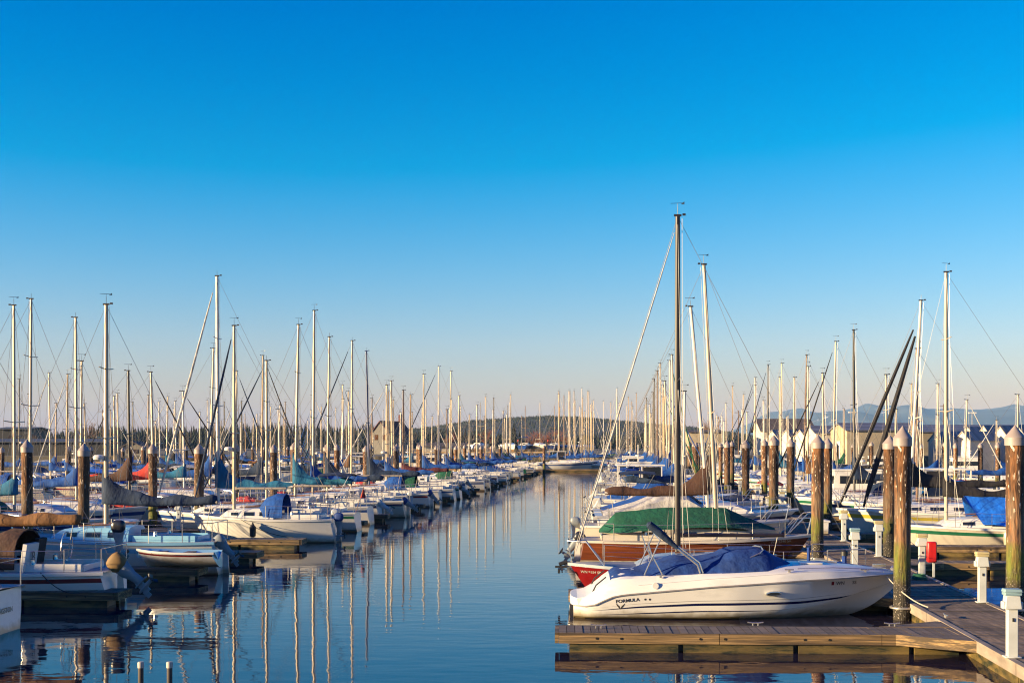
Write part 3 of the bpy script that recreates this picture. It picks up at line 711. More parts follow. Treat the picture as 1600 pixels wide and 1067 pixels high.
    if rail:
        put('pulpit', cached(('pu', L, B, fb), lambda: pulpit_mesh(L, B, fb)), o)
        put('pushpit', cached(('ps', L, B, fb), lambda: pulpit_mesh(L, B, fb, False)), o)
        if lod >= 1:
            for s in (-1, 1): put('lifeline', cached(('ll', L, B, fb, s), lambda: rail_mesh(L, B, fb, -.36*L, .38*L, 5, sides=(s,))), o)
    if motor: add_motor(o, (-L/2-.16, B*.16, fb-.18), m_motor[motor], mtilt, .85)
    if rudder and lod >= 1 and (lod > 1 or rq.random() < .45):
        MB().prism([(-L/2-.02, -.3), (-L/2-.02, fb*.8), (-L/2-.16, fb*.85), (-L/2-.24, -.3)], -.025, .025).build('rudder', H if hull != 'brown' else HULL['white'], o)
    if dodger:
        def dg():
            rings = []; zc0 = sheer(L, fb, .38)+.1; w0 = B*.34
            for x, hh, ww in ((.02*L, .34, .8), (-.03*L, .75, .95), (-.10*L, .92, 1), (-.16*L, .90, 1)):
                rings.append([Vector((x, w0*ww*cos(a), zc0+hh*sin(a)**.6*(1 if 0 < a < pi else 0) if 0 < a < pi else zc0)) for a in [pi*k/10 for k in range(11)]])
            rr = [[Vector((p.x, p.y*.96, p.z-.03)) for p in r] for r in reversed(rings)]
            return MB().loft(rings+rr, closed=False, c0=False, c1=False).mesh('dodger', CLOTH[dodger])
        put('dodger', cached(('dg', L, B, fb, dodger), dg), o)
    tag(o, label, cat, group); return o
def power(loc, rz, L=7.5, B=2.7, fb=.95, hull='white', stripe=None, style=0, canvas='blue', label='', group=None, lod=1, motor=None):
    o = empty('motorboat', loc, rz); L, B, fb = round(L, 1), round(B, 1), round(fb, 2); H = HULL[hull]
    put('hull', cached(('ph', L, B, fb, hull, stripe), lambda: hull_mesh(L, B, fb, [HULL['navy'], HULL['navy'], H, HULL[stripe] if stripe else H], .92, .9, power=True)), o)
    put('deck', cached(('pd', L, B, fb), lambda: deck_mesh(L, B, fb, [HULL['white'], HULL['white']], .92)), o)
    z = sheer(L, fb, .5)
    def trunk(x0, x1, h, w, mb, slope=.5, mi=0):
        rings = []
        for f, k in ((0, .97), (.02, 1), (.7, 1), (1, .12)):
            x = x0+(x1-x0)*f; hh = h*k
            rings.append([Vector((x, s*w*kx, z+hh*kz)) for s, kx, kz in ((-1, 1, 0), (-1, .93, .8), (-1, .8, 1), (1, .8, 1), (1, .93, .8), (1, 1, 0))])
        return mb.loft(rings, mi)
    def c1():
        return trunk(-.12*L, .30*L, .5, B*.38, MB()).mesh('cabin', HULL['white'])
    cb = put('cabin', cached(('pc', L, B, fb), c1), o)
    def wsc():
        b = MB()
        for s in (-1, 1): b.add([(-.14*L, s*B*.36, z+.5), (.02*L, s*B*.35, z+.5), (-.06*L, s*B*.30, z+.98), (-.14*L, s*B*.31, z+.98)], [(0, 1, 2, 3)])
        b.add([(.02*L, -B*.35, z+.5), (.02*L, B*.35, z+.5), (-.06*L, B*.30, z+.98), (-.06*L, -B*.30, z+.98)], [(0, 1, 2, 3)])
        return b.mesh('windshield', m_win, False)
    if style in (0, 1): put('windshield', cached(('pw', L, B, fb), wsc), cb)
    if style == 1:
        def rf():
            b = MB().box((-.17*L, 0, z+1.75), (.34*L, B*.72, .07))
            for s in (-1, 1):
                for x in (-.02, -.16, -.32): b.box((x*L-.02, s*B*.33, z+1.1), (.06, .05, 1.25))
            return b.mesh('hardtop', HULL['white'])
        put('hardtop', cached(('pr', L, B, fb), rf), o)
        put('side_window', cached(('psw', L, B, fb), lambda: MB().box((-.09*L, 0, z+1.35), (.125*L, B*.665, .62)).mesh('side_window', m_win, False)), o)
    if style == 2:
        def wh():
            b = MB(); rings = []
            for zz, k in ((z+.3, 1), (z+1.5, .9), (z+1.56, .95), (z+1.62, .93)):
                rings.append([Vector((x*L*(k if x > 0 else 1), y*B*k, zz)) for x, y in ((.12, -.30), (.12, .30), (-.22, .32), (-.22, -.32))])
            return b.loft(rings).mesh('wheelhouse', HULL['white'])
        put('wheelhouse', cached(('pwh', L, B, fb), wh), o)
        for s in (-1, 1):
            put('window', cached(('pwi', L, B, fb, s), lambda: MB().box((-.05*L, s*B*.302, z+1.05), (.25*L, .03, .42), rot=Matrix.Rotation(s*-.04, 3, 'X')).mesh('window', m_win, False)), o)
        put('windshield', cached(('pwj', L, B, fb), lambda: MB().box((.117*L, 0, z+1.05), (.02*L, B*.5, .42)).mesh('windshield', m_win, False)), o)
        put('radar_mast', cached(('prm', L), lambda: MB().tube([(-.1*L, 0, z+1.6), (-.1*L, 0, z+2.9)], .035, 6).box((-.1*L, 0, z+2.3), (.1, .9, .05)).lathe([(.02, 0), (.2, .02), (.2, .12), (.02, .16)], 10, c=(-.1*L, 0, z+2.0)).mesh('radar_mast', HULL['white'])), o)
    if style == 0:
        def cv():
            rings = []
            for x, h in ((-.46, .12), (-.3, .5), (-.15, 1.02), (-.05, 1.0), (.02, .5)):
                rings.append([Vector((x*L, B*.43*cos(a), z+h*max(sin(a), 0)**.5)) for a in [pi*k/8 for k in range(9)]])
            return MB().loft(rings, closed=False, c0=False, c1=False).mesh('canvas_cover', CLOTH[canvas])
        put('canvas_cover', cached(('pcv', L, B, fb, canvas), cv), o)
    for s in (-1, 1): put('bow_rail', cached(('pbr', L, B, fb, s), lambda: rail_mesh(L, B, fb, .05*L, .46*L, 4, .5, .014, (s,))), o)
    if motor: add_motor(o, (-L/2-.2, 0, fb-.15), m_motor[motor], 0, 1.0)
    return tag(o, label, 'motorboat', group)
# ---------------- lettering
def text_mesh(s, size, m, flip=False, ext=.001, bold=.0):
    cu = bpy.data.curves.new('t', 'FONT'); cu.body = s; cu.size = size; cu.extrude = ext; cu.offset = bold
    o = bpy.data.objects.new('t', cu); C.objects.link(o); dg = bpy.context.evaluated_depsgraph_get()
    me = bpy.data.meshes.new_from_object(o.evaluated_get(dg)); bpy.data.objects.remove(o)
    me.materials.clear(); me.materials.append(m); return me
def lettering(s, size, m, par, loc, rot, name='lettering', bold=0):
    o = put(name, text_mesh(s, size, m, bold=bold), par, loc); o.rotation_euler = rot; return o
from mathutils.bvhtree import BVHTree
def stick(me, M4, hull, d, off=.004):
    """lay a flat mesh onto the hull side along d"""
    t = BVHTree.FromPolygons([v.co for v in hull.vertices], [tuple(q.vertices) for q in hull.polygons]); d = Vector(d)
    for v in me.vertices:
        q = M4 @ v.co; q0 = q-d*3
        h = t.ray_cast(q0, d)[0]
        v.co = (h if h is not None and (h-q).length < 2 else q)-d*off
    me.update(); return me
def decal(s, size, m, par, x, z, slope=0, side=-1, sx=1.0, bold=0, name='lettering', y=0):
    me = text_mesh(s, size, m, ext=0, bold=bold)
    hull = next(c for c in par.children if c.name.startswith('hull')).data
    M4 = Matrix.Translation((x, y, z)) @ Matrix.Rotation(0 if side < 0 else pi, 4, 'Z') @ Matrix.Rotation(radians(90), 4, 'X') @ Matrix.Rotation(slope, 4, 'Z') @ Matrix.Diagonal((sx, 1, 1, 1))
    return put(name, stick(me, M4, hull, (0, -side, 0)), par)
# ---------------- the white motorboat in front
m_ink = mat('dark_lettering', (.03, .03, .04), .5)
m_navys = mat('navy_stripe', (.008, .010, .05), .25); m_grey_s = mat('grey_stripe', (.22, .20, .20), .3)
def hero():
    o = empty('motorboat', (1.40, 29.2, 0), radians(-2.4))
    Wt = HULL['white']; L = 7.42; n = 44
    def T(tab, x): return lerp_tab(tab, x)
    def sm(tab, x): return (T(tab, x-.12)+T(tab, x)+T(tab, x+.12))/3
    zr = [(0, .28), (.38, .26), (.62, .38), (.82, .50), (1.1, .54), (3, .72), (5, .86), (6.5, .91), (7.5, .93)]
    zg = [(0, .44), (.3, .47), (.5, .62), (.75, .82), (.95, .88), (3, .99), (4.5, 1.06), (5.6, 1.06), (6.6, 1.01), (7.5, .96)]
    w = [(0, .85), (.12, 1.02), (.4, 1.14), (1, 1.22), (3.5, 1.26), (4.6, 1.20), (5.6, 1.0), (6.4, .72), (7.0, .38), (7.3, .16), (7.5, .03)]
    zc = [(0, .05), (3, .06), (4.5, .12), (5.6, .27), (6.4, .46), (7.0, .62), (7.5, .86)]
    wc = [(0, .80), (.3, 1.05), (3.5, 1.08), (4.6, .92), (5.6, .60), (6.4, .28), (7.0, .08), (7.5, .01)]
    zk = [(0, -.35), (4.5, -.33), (5.6, -.15), (6.3, .02), (6.75, .22), (7.1, .50), (7.5, .86)]
    s1 = [(0, .10), (1, .12), (2.7, .195), (4.4, .21), (5.4, .3), (7.5, .84)]; t1 = [(0, 0), (.6, .003), (1.6, .026), (2.7, .03), (4, .018), (5, 0), (8, 0)]
    s2 = [(0, .17), (.6, .21), (1.4, .285), (2.7, .35), (5, .38), (6.2, .48), (7.0, .64), (7.5, .87)]; t2 = [(0, 0), (.5, .004), (1.3, .035), (2.7, .055), (5, .055), (6.2, .035), (7, .02), (7.5, .004)]
    s3 = [(0, .2), (.6, .27), (1.4, .36), (2.7, .43), (5, .47), (6.2, .58), (7.0, .72), (7.5, .885)]; t3 = [(0, 0), (1, .004), (2, .012), (5, .012), (6, .0), (8, 0)]
    rings = []
    for i in range(n+1):
        x = 7.4*(i/n)**.9 if i else 0
        r, c, k, W_, Wc = sm(zr, x), sm(zc, x), sm(zk, x), sm(w, x), sm(wc, x)
        k = min(k, c-.005); c = min(c, r-.03)
        hs = [c]
        for s, t in ((s1, t1), (s2, t2), (s3, t3)):
            m_ = sm(s, x); th = max(sm(t, x), .001)
            for q in (m_-th/2, m_+th/2): hs.append(min(max(q, hs[-1]+.001), r-.004+.0003*len(hs)))
        pts = [(.0, k)]
        for h in hs+[r]:
            f = (h-c)/(r-c); pts.append((Wc+(W_-Wc)*f**.7, h))
        pts.append((W_+.028, r+.008)); pts.append((W_+.028, r+.035)); pts.append((W_, r+.042))
        rings.append([Vector((x, -y, z)) for y, z in reversed(pts)]+[Vector((x, y, z)) for y, z in pts[1:]])
    N = len(pts)-1
    mp_ = {0: 0, 1: 0, 2: 1, 3: 0, 4: 1, 5: 0, 6: 2, 7: 0, 8: 2, 9: 2, 10: 0}
    def rm(i, j):
        k = (N-1-j) if j < N else (j-N)
        return 3 if k == 0 and sm(zc, 7.4*(i/n)**.9) < .085 else mp_.get(k, 0)
    b = MB().loft(rings, closed=False, c0=False, c1=False, rowm=rm); b.f.append(tuple(range(2*N+1))); b.m.append(0)
    b.build('hull', [Wt, m_navys, m_grey_s, HULL['black']], o, ang=50)
    # deck moulding
    rings = []
    for i in range(n+1):
        x = 7.4*(i/n)**.9 if i else 0
        r, g, W_ = sm(zr, x)+.04, sm(zg, x), sm(w, x); g = max(g, r+.02); u = min(r+.15, g-.005)
        dk = g+.09*min(W_, 1)*(1 if x > .95 else max(0, (x-.4)/.55)); K = 1 if x < 4.5 else 1
        P = [(W_-.005, r), (max(W_-.045, .01), u), (max(W_-.05, .01), u+.006), (max(W_-.14, .008), g), (max(W_*.68-.05, .004), dk), (0, dk+.05*min(1, W_)*(1 if x > .95 else 0))]
        rings.append([Vector((x, -y, z)) for y, z in P]+[Vector((x, y, z)) for y, z in reversed(P[:-1])])
    b = MB().loft(rings, closed=False, c0=False, c1=False, rowm=lambda i, j: 1 if j in (1, 8) and i > 6 else 0); b.f.append(tuple(range(len(rings[0])))); b.m.append(0)
    b.build('deck', [Wt, m_grey_s], o, ang=40)
    # swim platform
    MB().loft([[Vector((-.08+.16*(abs(y)/1.0)**3, y*.98, z)) for y in [-1+.2*k for k in range(11)]]+[Vector((.3, y, z)) for y in (1.0, -1.0)] for z in (.27, .33, .445, .455)]).build('swim_platform', Wt, o, bevel=.015)
    for s in (-1, 1): MB().tube([(.42, s*.75, .56), (.5, s*.75, .72), (.72, s*.75, .90)], .016, 6).build('grab_rail', m_black, o)
    # outdrive
    MB().box((.02, 0, .05), (.22, .2, .3)).box((-.02, 0, -.3), (.2, .12, .6)).tube([(.2, 0, -.5), (0, 0, -.5), (-.2, 0, -.5)], [.03, .08, .05], 8).box((-.0, 0, -.1), (.34, .24, .03)).build('sterndrive', m_motor['black'], o, bevel=.01)
    # cover
    ct = [(.78, .90), (.9, 1.0), (1.5, 1.04), (2.0, 1.22), (2.3, 1.31), (2.8, 1.27), (3.2, 1.37), (3.6, 1.48), (4.1, 1.49), (4.3, 1.46), (4.6, 1.29), (5.0, 1.10)]
    rings = []
    for i in range(34):
        x = .80+4.22*i/33; g = sm(zg, x); W_ = sm(w, x)-.17 if x < 4.3 else (sm(w, x)-.17)*max(1-(x-4.3)*.9, .12)
        top = max(T(ct, x), g+.03); ring = []
        for k in range(15):
            a = -1+2*k/14; y = W_*a; f = 1-abs(a)**3.2
            f = min(1, (1-abs(a))*2.6)**.75 if x > 3.3 else f
            wob = .022*noise.noise(Vector((x*2.6, y*4, 5)))+.012*noise.noise(Vector((x*8, y*7, 2)))
            ring.append(Vector((x+.25*(abs(a)**2)*(-1 if x > 4.2 else 0)*0, y, g+.01-.035*(1 if k in (0, 14) else 0)+(top-g)*f+wob*min(f*2, 1))))
        rings.append(ring)
    cv = mat('canvas_navy_cover', (.003, .030, .15), .8, var=.3, scale=3, bump=.04, bscale=5, dirt=(.006, .05, .21), dscale=2, dlo=.5, dhi=.75)
    MB().loft(rings, closed=False, c0=False, c1=False).build('canvas_cover', cv, o, ang=60)
    b = MB()
    for s in (-1, 1): b.tube([(3.4, s*.86, 1.13), (4.1, s*.78, 1.44), (4.2, s*.6, 1.50)], .014, 5)
    b.tube([(4.2, -.6, 1.50), (4.25, 0, 1.52), (4.2, .6, 1.50)], .016, 6); b.build('windshield_frame', m_ss, o)
    # folded sun top on its struts
    b = MB()
    b.tube([(2.78, -1.0, 1.02), (2.72, -.98, 1.20), (2.2, -.95, 1.62), (1.72, -.95, 2.02)], .028, 8); b.tube([(2.84, -1.02, 1.02), (2.76, -.98, 1.25), (2.3, -.95, 1.60)], .018, 6)
    for s in (-1, 1):
        b.tube([(1.55, s*1.02, .97), (1.9, s*1.0, 1.75)], .016, 6); b.tube([(1.95, s*1.02, .98), (1.7, s*1.0, 1.45), (1.62, s*1.0, 1.7)], .016, 6)
    b.tube([(1.9, -1, 1.75), (1.92, 0, 1.72), (1.9, 1, 1.75)], .014, 6); b.build('sun_top_frame', m_ss, o)
    b = MB().tube([(2.28, -.95, 1.56), (2.05, -.95, 1.76), (1.85, -.95, 1.93), (1.66, -.95, 2.08), (1.62, -.95, 2.11)], [.04, .075, .09, .085, .03], 10)
    b.build('sun_top_boot', CLOTH['navy'], o)
    # hull fittings
    pf = MB(); pm = lambda x: -(sm(w, x))
    c = Vector((4.33, -1.21, .60)); ring = lambda r1, r2, y: [Vector((c.x+r1*cos(a), y, c.z+r2*sin(a)+.04*cos(a)*.3)) for a in [2*pi*k/20 for k in range(20)]]
    pf.loft([ring(.17, .052, -1.17), ring(.17, .052, -1.245), ring(.145, .036, -1.25)]).build('porthole', m_ss, o)
    MB().loft([ring(.14, .033, -1.2), ring(.14, .033, -1.256)]).build('porthole_glass', m_win, o)
    MB().tube([(1.78, -1.18, .76), (1.78, -1.235, .76)], .07, 16).build('vent_cap', Wt, o)
    b = MB()
    for x in (1.9, 4.7, 6.45): b.tube([(x-.1, -(sm(w, x)-.1), sm(zg, x)+.05), (x+.1, -(sm(w, x+.1)-.1), sm(zg, x)+.05)], .014, 6).box((x, -(sm(w, x)-.1), sm(zg, x)+.02), (.05, .03, .05))
    for x in (6.9, 5.8): b.box((x, 0, sm(zg, x)+.12), (.28, .12, .06))
    b.lathe([(.04, 0), (.06, .06), (.03, .1), (.001, .11)], 8, c=(7.2, 0, 1.0)); b.build('deck_cleat', m_ss, o)
    MB().box((5.3, -.25, 1.185), (.5, .4, .03)).build('deck_hatch', Wt, o, bevel=.01)
    b = MB().tube([(4.9, -.95, 1.12), (5.7, -.80, 1.13), (6.5, -.52, 1.08), (7.1, -.22, 1.03)], .011, 5).tube([(4.9, .95, 1.12), (5.7, .80, 1.13), (6.5, .52, 1.08), (7.1, .22, 1.03)], .011, 5).build('low_bow_rail', m_ss, o)
    rt = (radians(90), 0, 0)
    decal('FORMULA', .10, m_ink, o, .92, .375, .10, -1, 1.15, .003)
    hullm = next(c for c in o.children if c.name.startswith('hull')).data
    b = MB()
    for x in (1.66, 1.76): b.add([(x-.1+.024*cos(a), 0, .462+.024*sin(a)) for a in [2*pi*k/10 for k in range(10)]], [tuple(range(10))])
    put('emblem_dot', stick(b.mesh('emblem_dot', m_ink, False), Matrix.Identity(4), hullm, (0, 1, 0)), o)
    em = MB()
    for s in (-1, 1):
        for k in range(3):
            ps = [(0, -.02), (s*(.07+.012*k), .06+.03*k), (s*(.10-.01*k), .12-.02*k), (s*.02, .05)]
            em.add([Vector((1.02+x, .001*k, .25+z)) for x, z in ps], [(0, 1, 2, 3)])
    put('bird_emblem', stick(em.mesh('bird_emblem', mat('emblem_bronze', (.06, .045, .025), .4), False), Matrix.Identity(4), hullm, (0, 1, 0), .005), o)
    decal('WN      SS', .11, m_ink, o, 5.75, .76, .02, -1, 1.0, .001, 'registration')
    b = MB().add([(5.64, 0, .76), (5.70, 0, .76), (5.70, 0, .84), (5.64, 0, .84)], [(0, 1, 2, 3)]); put('registration_sticker', stick(b.mesh('registration_sticker', HULL['red'], False), Matrix.Identity(4), hullm, (0, 1, 0)), o)
    tag(o, 'white motorboat with navy hull stripes and blue canvas cover nearest the camera', 'motorboat')
hero()
GRP_RL, GRP_RR, GRP_LL, GRP_LO = 'boats along the right side of the channel', 'boats on the shed side of the right walkway', 'boats along the left side of the channel', 'boats outside the left walkway'
def tent(o, pts, hw, m, name='boat_tarp', z0=None):
    """pts: (x, ridge height, base height)"""
    rings = []; pts = [tuple(p)+(1,)*(4-len(p)) for p in pts]
    for i in range(len(pts)*4-3):
        f = i/4; k = min(int(f), len(pts)-2); q = f-k; A, B_ = pts[k], pts[k+1]
        x, zt, zb = [A[j]+(B_[j]-A[j])*q for j in range(3)]; ring = []
        for j in range(13):
            a = -1+2*j/12; s = abs(a); y = hw*a*(A[3]+(B_[3]-A[3])*q)
            z = zt+(zb-zt)*(s**1.15)-.05*sin(pi*s)+.035*noise.noise(Vector((x*2.2, y*2.5, 7)))*(1-(1-s)**6)+.02*noise.noise(Vector((x*6, y*1.5, 1)))
            ring.append(Vector((x, y, z)))
        rings.append(ring)
    return MB().loft(rings, closed=False, c0=False, c1=False).build(name, m, o, ang=50)
R0 = radians
# red boat, bow to the channel
o = sail(Vector((5.15, 32.6, 0)), R0(177.6), 7.4, 2.4, .70, 'red', None, 'white', 'black', mx=.125, mh=9.65, mast='black', cover=None, lod=2, motor=None, mr=.075, boom=True, bl=.36, spr=.565, zbo=-.3, topm='grey', label='red sailboat with tall black mast, bow to the channel behind the white motorboat', group=GRP_RL)
furl_tube(MB(), Vector((3.6, 0, .85)), Vector((.93, 0, 9.5)), .018, .03, .97).build('furled_jib', CLOTH['white'], o)
decal('WN 9154 SB', .095, m_deckw, o, 3.40, .58, 0, 1, 1.0, .001, 'registration')
MB().tube([(3.75, .0, .85), (3.95, 0, .78)], .05, 6).box((3.9, 0, .72), (.3, .05, .05)).box((3.95, 0, .62), (.06, .4, .1)).build('anchor', m_black, o)
# brown boat
o = sail(Vector((6.02, 42.1, 0)), R0(-2.4), 7.5, 2.5, .76, 'brown', None, 'white', 'black', mx=.095, mh=9.75, mast='silver', cover=None, lod=2, motor='black', mtilt=35, tilt=(-.42, 0), boom=False, topm='ivory', furl=None, label='brown varnished sailboat under a green tarp, bow to the right-hand walkway', group=GRP_RL, windows=3)
tent(o, [(-3.15, 1.06, .98, .4), (-2.6, 1.62, 1.0, .9), (-1.2, 1.78, 1.12), (0, 1.80, 1.18), (1.0, 1.78, 1.18), (1.6, 1.5, 1.15, .8), (2.6, 1.12, 1.08, .25)], 1.0, CLOTH['green'])
decal('WN 6340 SA', .13, m_deckw, o, 2.35, .66, .06, -1, 1.0, .001, 'registration')
b = MB()
for y in (-.5, .5): b.tube([(3.0, y, 1.0), (3.6, y*.7, 1.6), (3.9, y*.3, 1.65)], .02, 6)
b.build('bow_frame', m_ss, o)
# brown-covered boat behind it
sail(Vector((6.3, 47.0, 0)), R0(-3), 7.6, 2.6, .95, 'ivory', None, 'blue', 'navy', mx=.12, mh=8.9, mast='white', cover='brown', lod=2, tilt=(-.65, 0), peak=1.3, bl=.5, motor='grey', label='cream sailboat with brown sail cover and leaning white mast behind the green tarp', group=GRP_RL)
# right: green stripe boat, black sails boat
o = sail(Vector((17.7, 46.4, 0)), R0(176.8), 8.2, 2.7, .86, 'ivory', 'green', 'white', 'navy', mx=.235, mh=10.1, mast='silver', cover='black', lod=2, peak=.5, bl=.42, motor='white', label='ivory sailboat with green stripe and bright blue tarp, mast right of the two thick piles', group=GRP_RR)
tent(o, [(1.35, 2.1, 2.0, .1), (.9, 2.05, 1.0, .8), (-.5, 2.0, .95), (-2.2, 2.05, .9), (-3.6, 1.95, .95)], 1.25, CLOTH['bright blue'])
for i, (x, y) in enumerate(((.2, 1.28), (-1.0, 1.3))):
    p = o.matrix_basis @ Vector((x, y, 0)) if False else Vector((17.7, 46.4, 0))+Matrix.Rotation(R0(176.8), 3, 'Z') @ Vector((x, y+.06, .52))
    f = MB().lathe([(.02, -.28), (.1, -.22), (.12, 0), (.1, .2), (.03, .27), (.02, .34)], 10).tube([(0, 0, .3), (0, .05, .75)], .008, 4).build('fender', HULL['white'], None, p)
    tag(f, ('left' if i == 0 else 'right')+' one of two white fenders hanging on the green-striped sailboat', 'fender', 'fenders')
o = sail(Vector((18.4, 54.2, 0)), R0(177), 9.2, 2.9, 1.0, 'white', 'yellow', 'yellow', 'navy', mx=.165, mh=9.95, mast='white', cover='black', lod=2, tilt=(-.45, 0), peak=1.2, bl=.45, label='white sailboat with yellow boot stripe and two black furled headsails', group=GRP_RR)
for x, r in ((4.5, .068), (3.5, .088)): furl_tube(MB(), Vector((x, .1 if r > .08 else -.1, 1.2)), Vector((1.15, 0, 9.3 if r < .08 else 9.0)), r, .0, .93).build('furled_headsail', CLOTH['black'], o)
# left: nearest boats
o = sail(Vector((-14.4, 26.3, 0)), R0(177), 8.1, 2.8, .88, 'white', None, 'blue', 'navy', mx=.1, mh=10, mast='silver', cover='blue', lod=2, motor=None, rudder=False, label='white sailboat cut off by the left edge, red name on its transom', group=GRP_LL)
lettering('KINGSTON', .15, HULL['red'], o, (-4.06, .38, .40), (R0(90), 0, R0(-90)), 'lettering', .003)
MB().lathe([(.2, -.3), (.2, .0), (.16, .14), (.05, .2), (.001, .21)], 10).build('yellow_float', mat('buoy_yellow', (.45, .32, .03), .6), o, (-3.7, .9, 1.25))
o = sail(Vector((-12.95, 31.6, 0)), R0(177), 6.5, 2.5, .80, 'white', 'maroon', 'white', 'navy', mx=.16, mh=8.2, mast='silver', cover='tan', lod=2, peak=.15, bl=.52, dodger='brown', motor=None, label='white sailboat with maroon stripe, brown dodger and tilted gold-capped outboard', group=GRP_LL)
add_motor(o, (-3.55, .25, .78), m_motor['gold'], 48, 1.05)
add_motor(o, (-2.9, -1.05, 1.55), m_motor['black'], 0, .8)
MB().box((-1.15, -.35, 1.15), (.1, .5, .75), rot=Matrix.Rotation(-.15, 3, 'Y')).build('companionway_board', CLOTH['black'], o)
MB().box((-1.25, .45, 1.1), (.1, .7, .7), rot=Matrix.Rotation(-.15, 3, 'Y')).build('bulkhead', HULL['white'], o)
lettering('8', .38, m_ink, o, (-1.36, .55, 1.0), (R0(90), 0, R0(-90)), 'number', .004)
MB().tube([Vector((-2.0, .35*cos(a), 1.35+.35*sin(a))) for a in [2*pi*k/18 for k in range(19)]], .014, 5).build('steering_wheel', m_ss, o)
o = sail(Vector((-11.95, 38.6, 0)), R0(177), 6.5, 2.4, 1.0, 'white', 'light blue', 'white', 'navy', mx=.045, mh=8.05, mast='silver', cover='navy', lod=2, peak=.9, bl=.52, topm='light blue', motor='grey', mtilt=40, mr=.075, label='pale blue decked sailboat with dark navy sail cover behind the dinghy', group=GRP_LL)
def dinghy(loc, rz, label, hull='white', stripe='red'):
    o = empty('dinghy', loc, rz); L, B, fb = 2.35, 1.1, .34
    b = hull_mesh(L, B, fb, [HULL['white'], HULL['white'], HULL[hull], HULL[stripe]], .8, .2, 10, draft=.10)
    h = put('hull', b, o, (0, 0, .11)); 
    rings = []
    for i in range(9):
        t = i/8; z = sheer(L, fb, t)+.11; y = beam(L, B, t, .8); x = -L/2+L*t
        rings.append([Vector((x, -y-.03, z-.03)), Vector((x, -y-.03, z+.03)), Vector((x, -y+.03, z+.03)), Vector((x, 0, z-.22)), Vector((x, y-.03, z+.03)), Vector((x, y+.03, z+.03)), Vector((x, y+.03, z-.03))])
    MB().loft(rings, closed=False, c0=False, c1=False, rowm=lambda i, j: 1 if j in (0, 1, 4, 5) else 0).build('gunwale', [HULL['light blue'], HULL['white']], o)
    MB().box((-.3, 0, .41), (.25, .9, .04)).box((.5, 0, .42), (.25, .8, .04)).build('thwart', m_teak, o)
    return tag(o, label, 'dinghy')
dinghy(Vector((-9.5, 36.35, .365)), R0(177), 'white dinghy with thin red stripe lying on the second left finger dock')
o = sail(Vector((-9.95, 51.2, 0)), R0(177), 5.9, 2.4, .95, 'white', None, 'white', 'navy', mx=.20, mh=8.6, mast='silver', cover=None, furl='navy', lod=2, dodger='blue', motor='blue', mtilt=0, mr=.065, label='white sailboat with blue dodger, stern to the channel, navy furled jib', group=GRP_LL)
MB().lathe([(.03, -.3), (.12, -.25), (.13, .1), (.05, .2), (.01, .3)], 10).build('fender', m_black, o, (.1, 1.26, .55))
sail(Vector((-11.4, 54.3, 0)), R0(177), 7.7, 2.6, .95, 'white', 'blue', 'blue', 'navy', mx=.14, mh=11.0, mast='white', cover='teal', furl='white', lod=2, motor='white', mr=.08, peak=1.5, bl=.42, tilt=(.05, 0), label='white sailboat with tall bright mast, teal sail cover and white furled jib', group=GRP_LL)
# blue hoist rail beyond the motorboat bow
o = empty('blue_boat_cradle', Vector((7.9, 31.4, .37)), R0(-2))
mb_ = mat('blue_steel', (.01, .04, .2), .4)
b = MB()
for z in (.42, .52): b.tube([(-2.2, 0, z-.1), (-.6, 0, z), (.2, 0, z+.05)], .04, 8)
b.build('rail', mb_, o)
for x, h in ((-.62, .95), (.25, .75)): MB().tube([(x, 0, -.1), (x, 0, h)], .06 if x > 0 else .04, 8).build('post', mb_, o)
MB().lathe([(.09, 0), (.09, .1), (.04, .14), (.001, .15)], 10).build('post_cap', m_black, o, (.25, 0, .75))
tag(o, 'blue steel rail and post standing between the motorboat bow and walkway', 'rail')
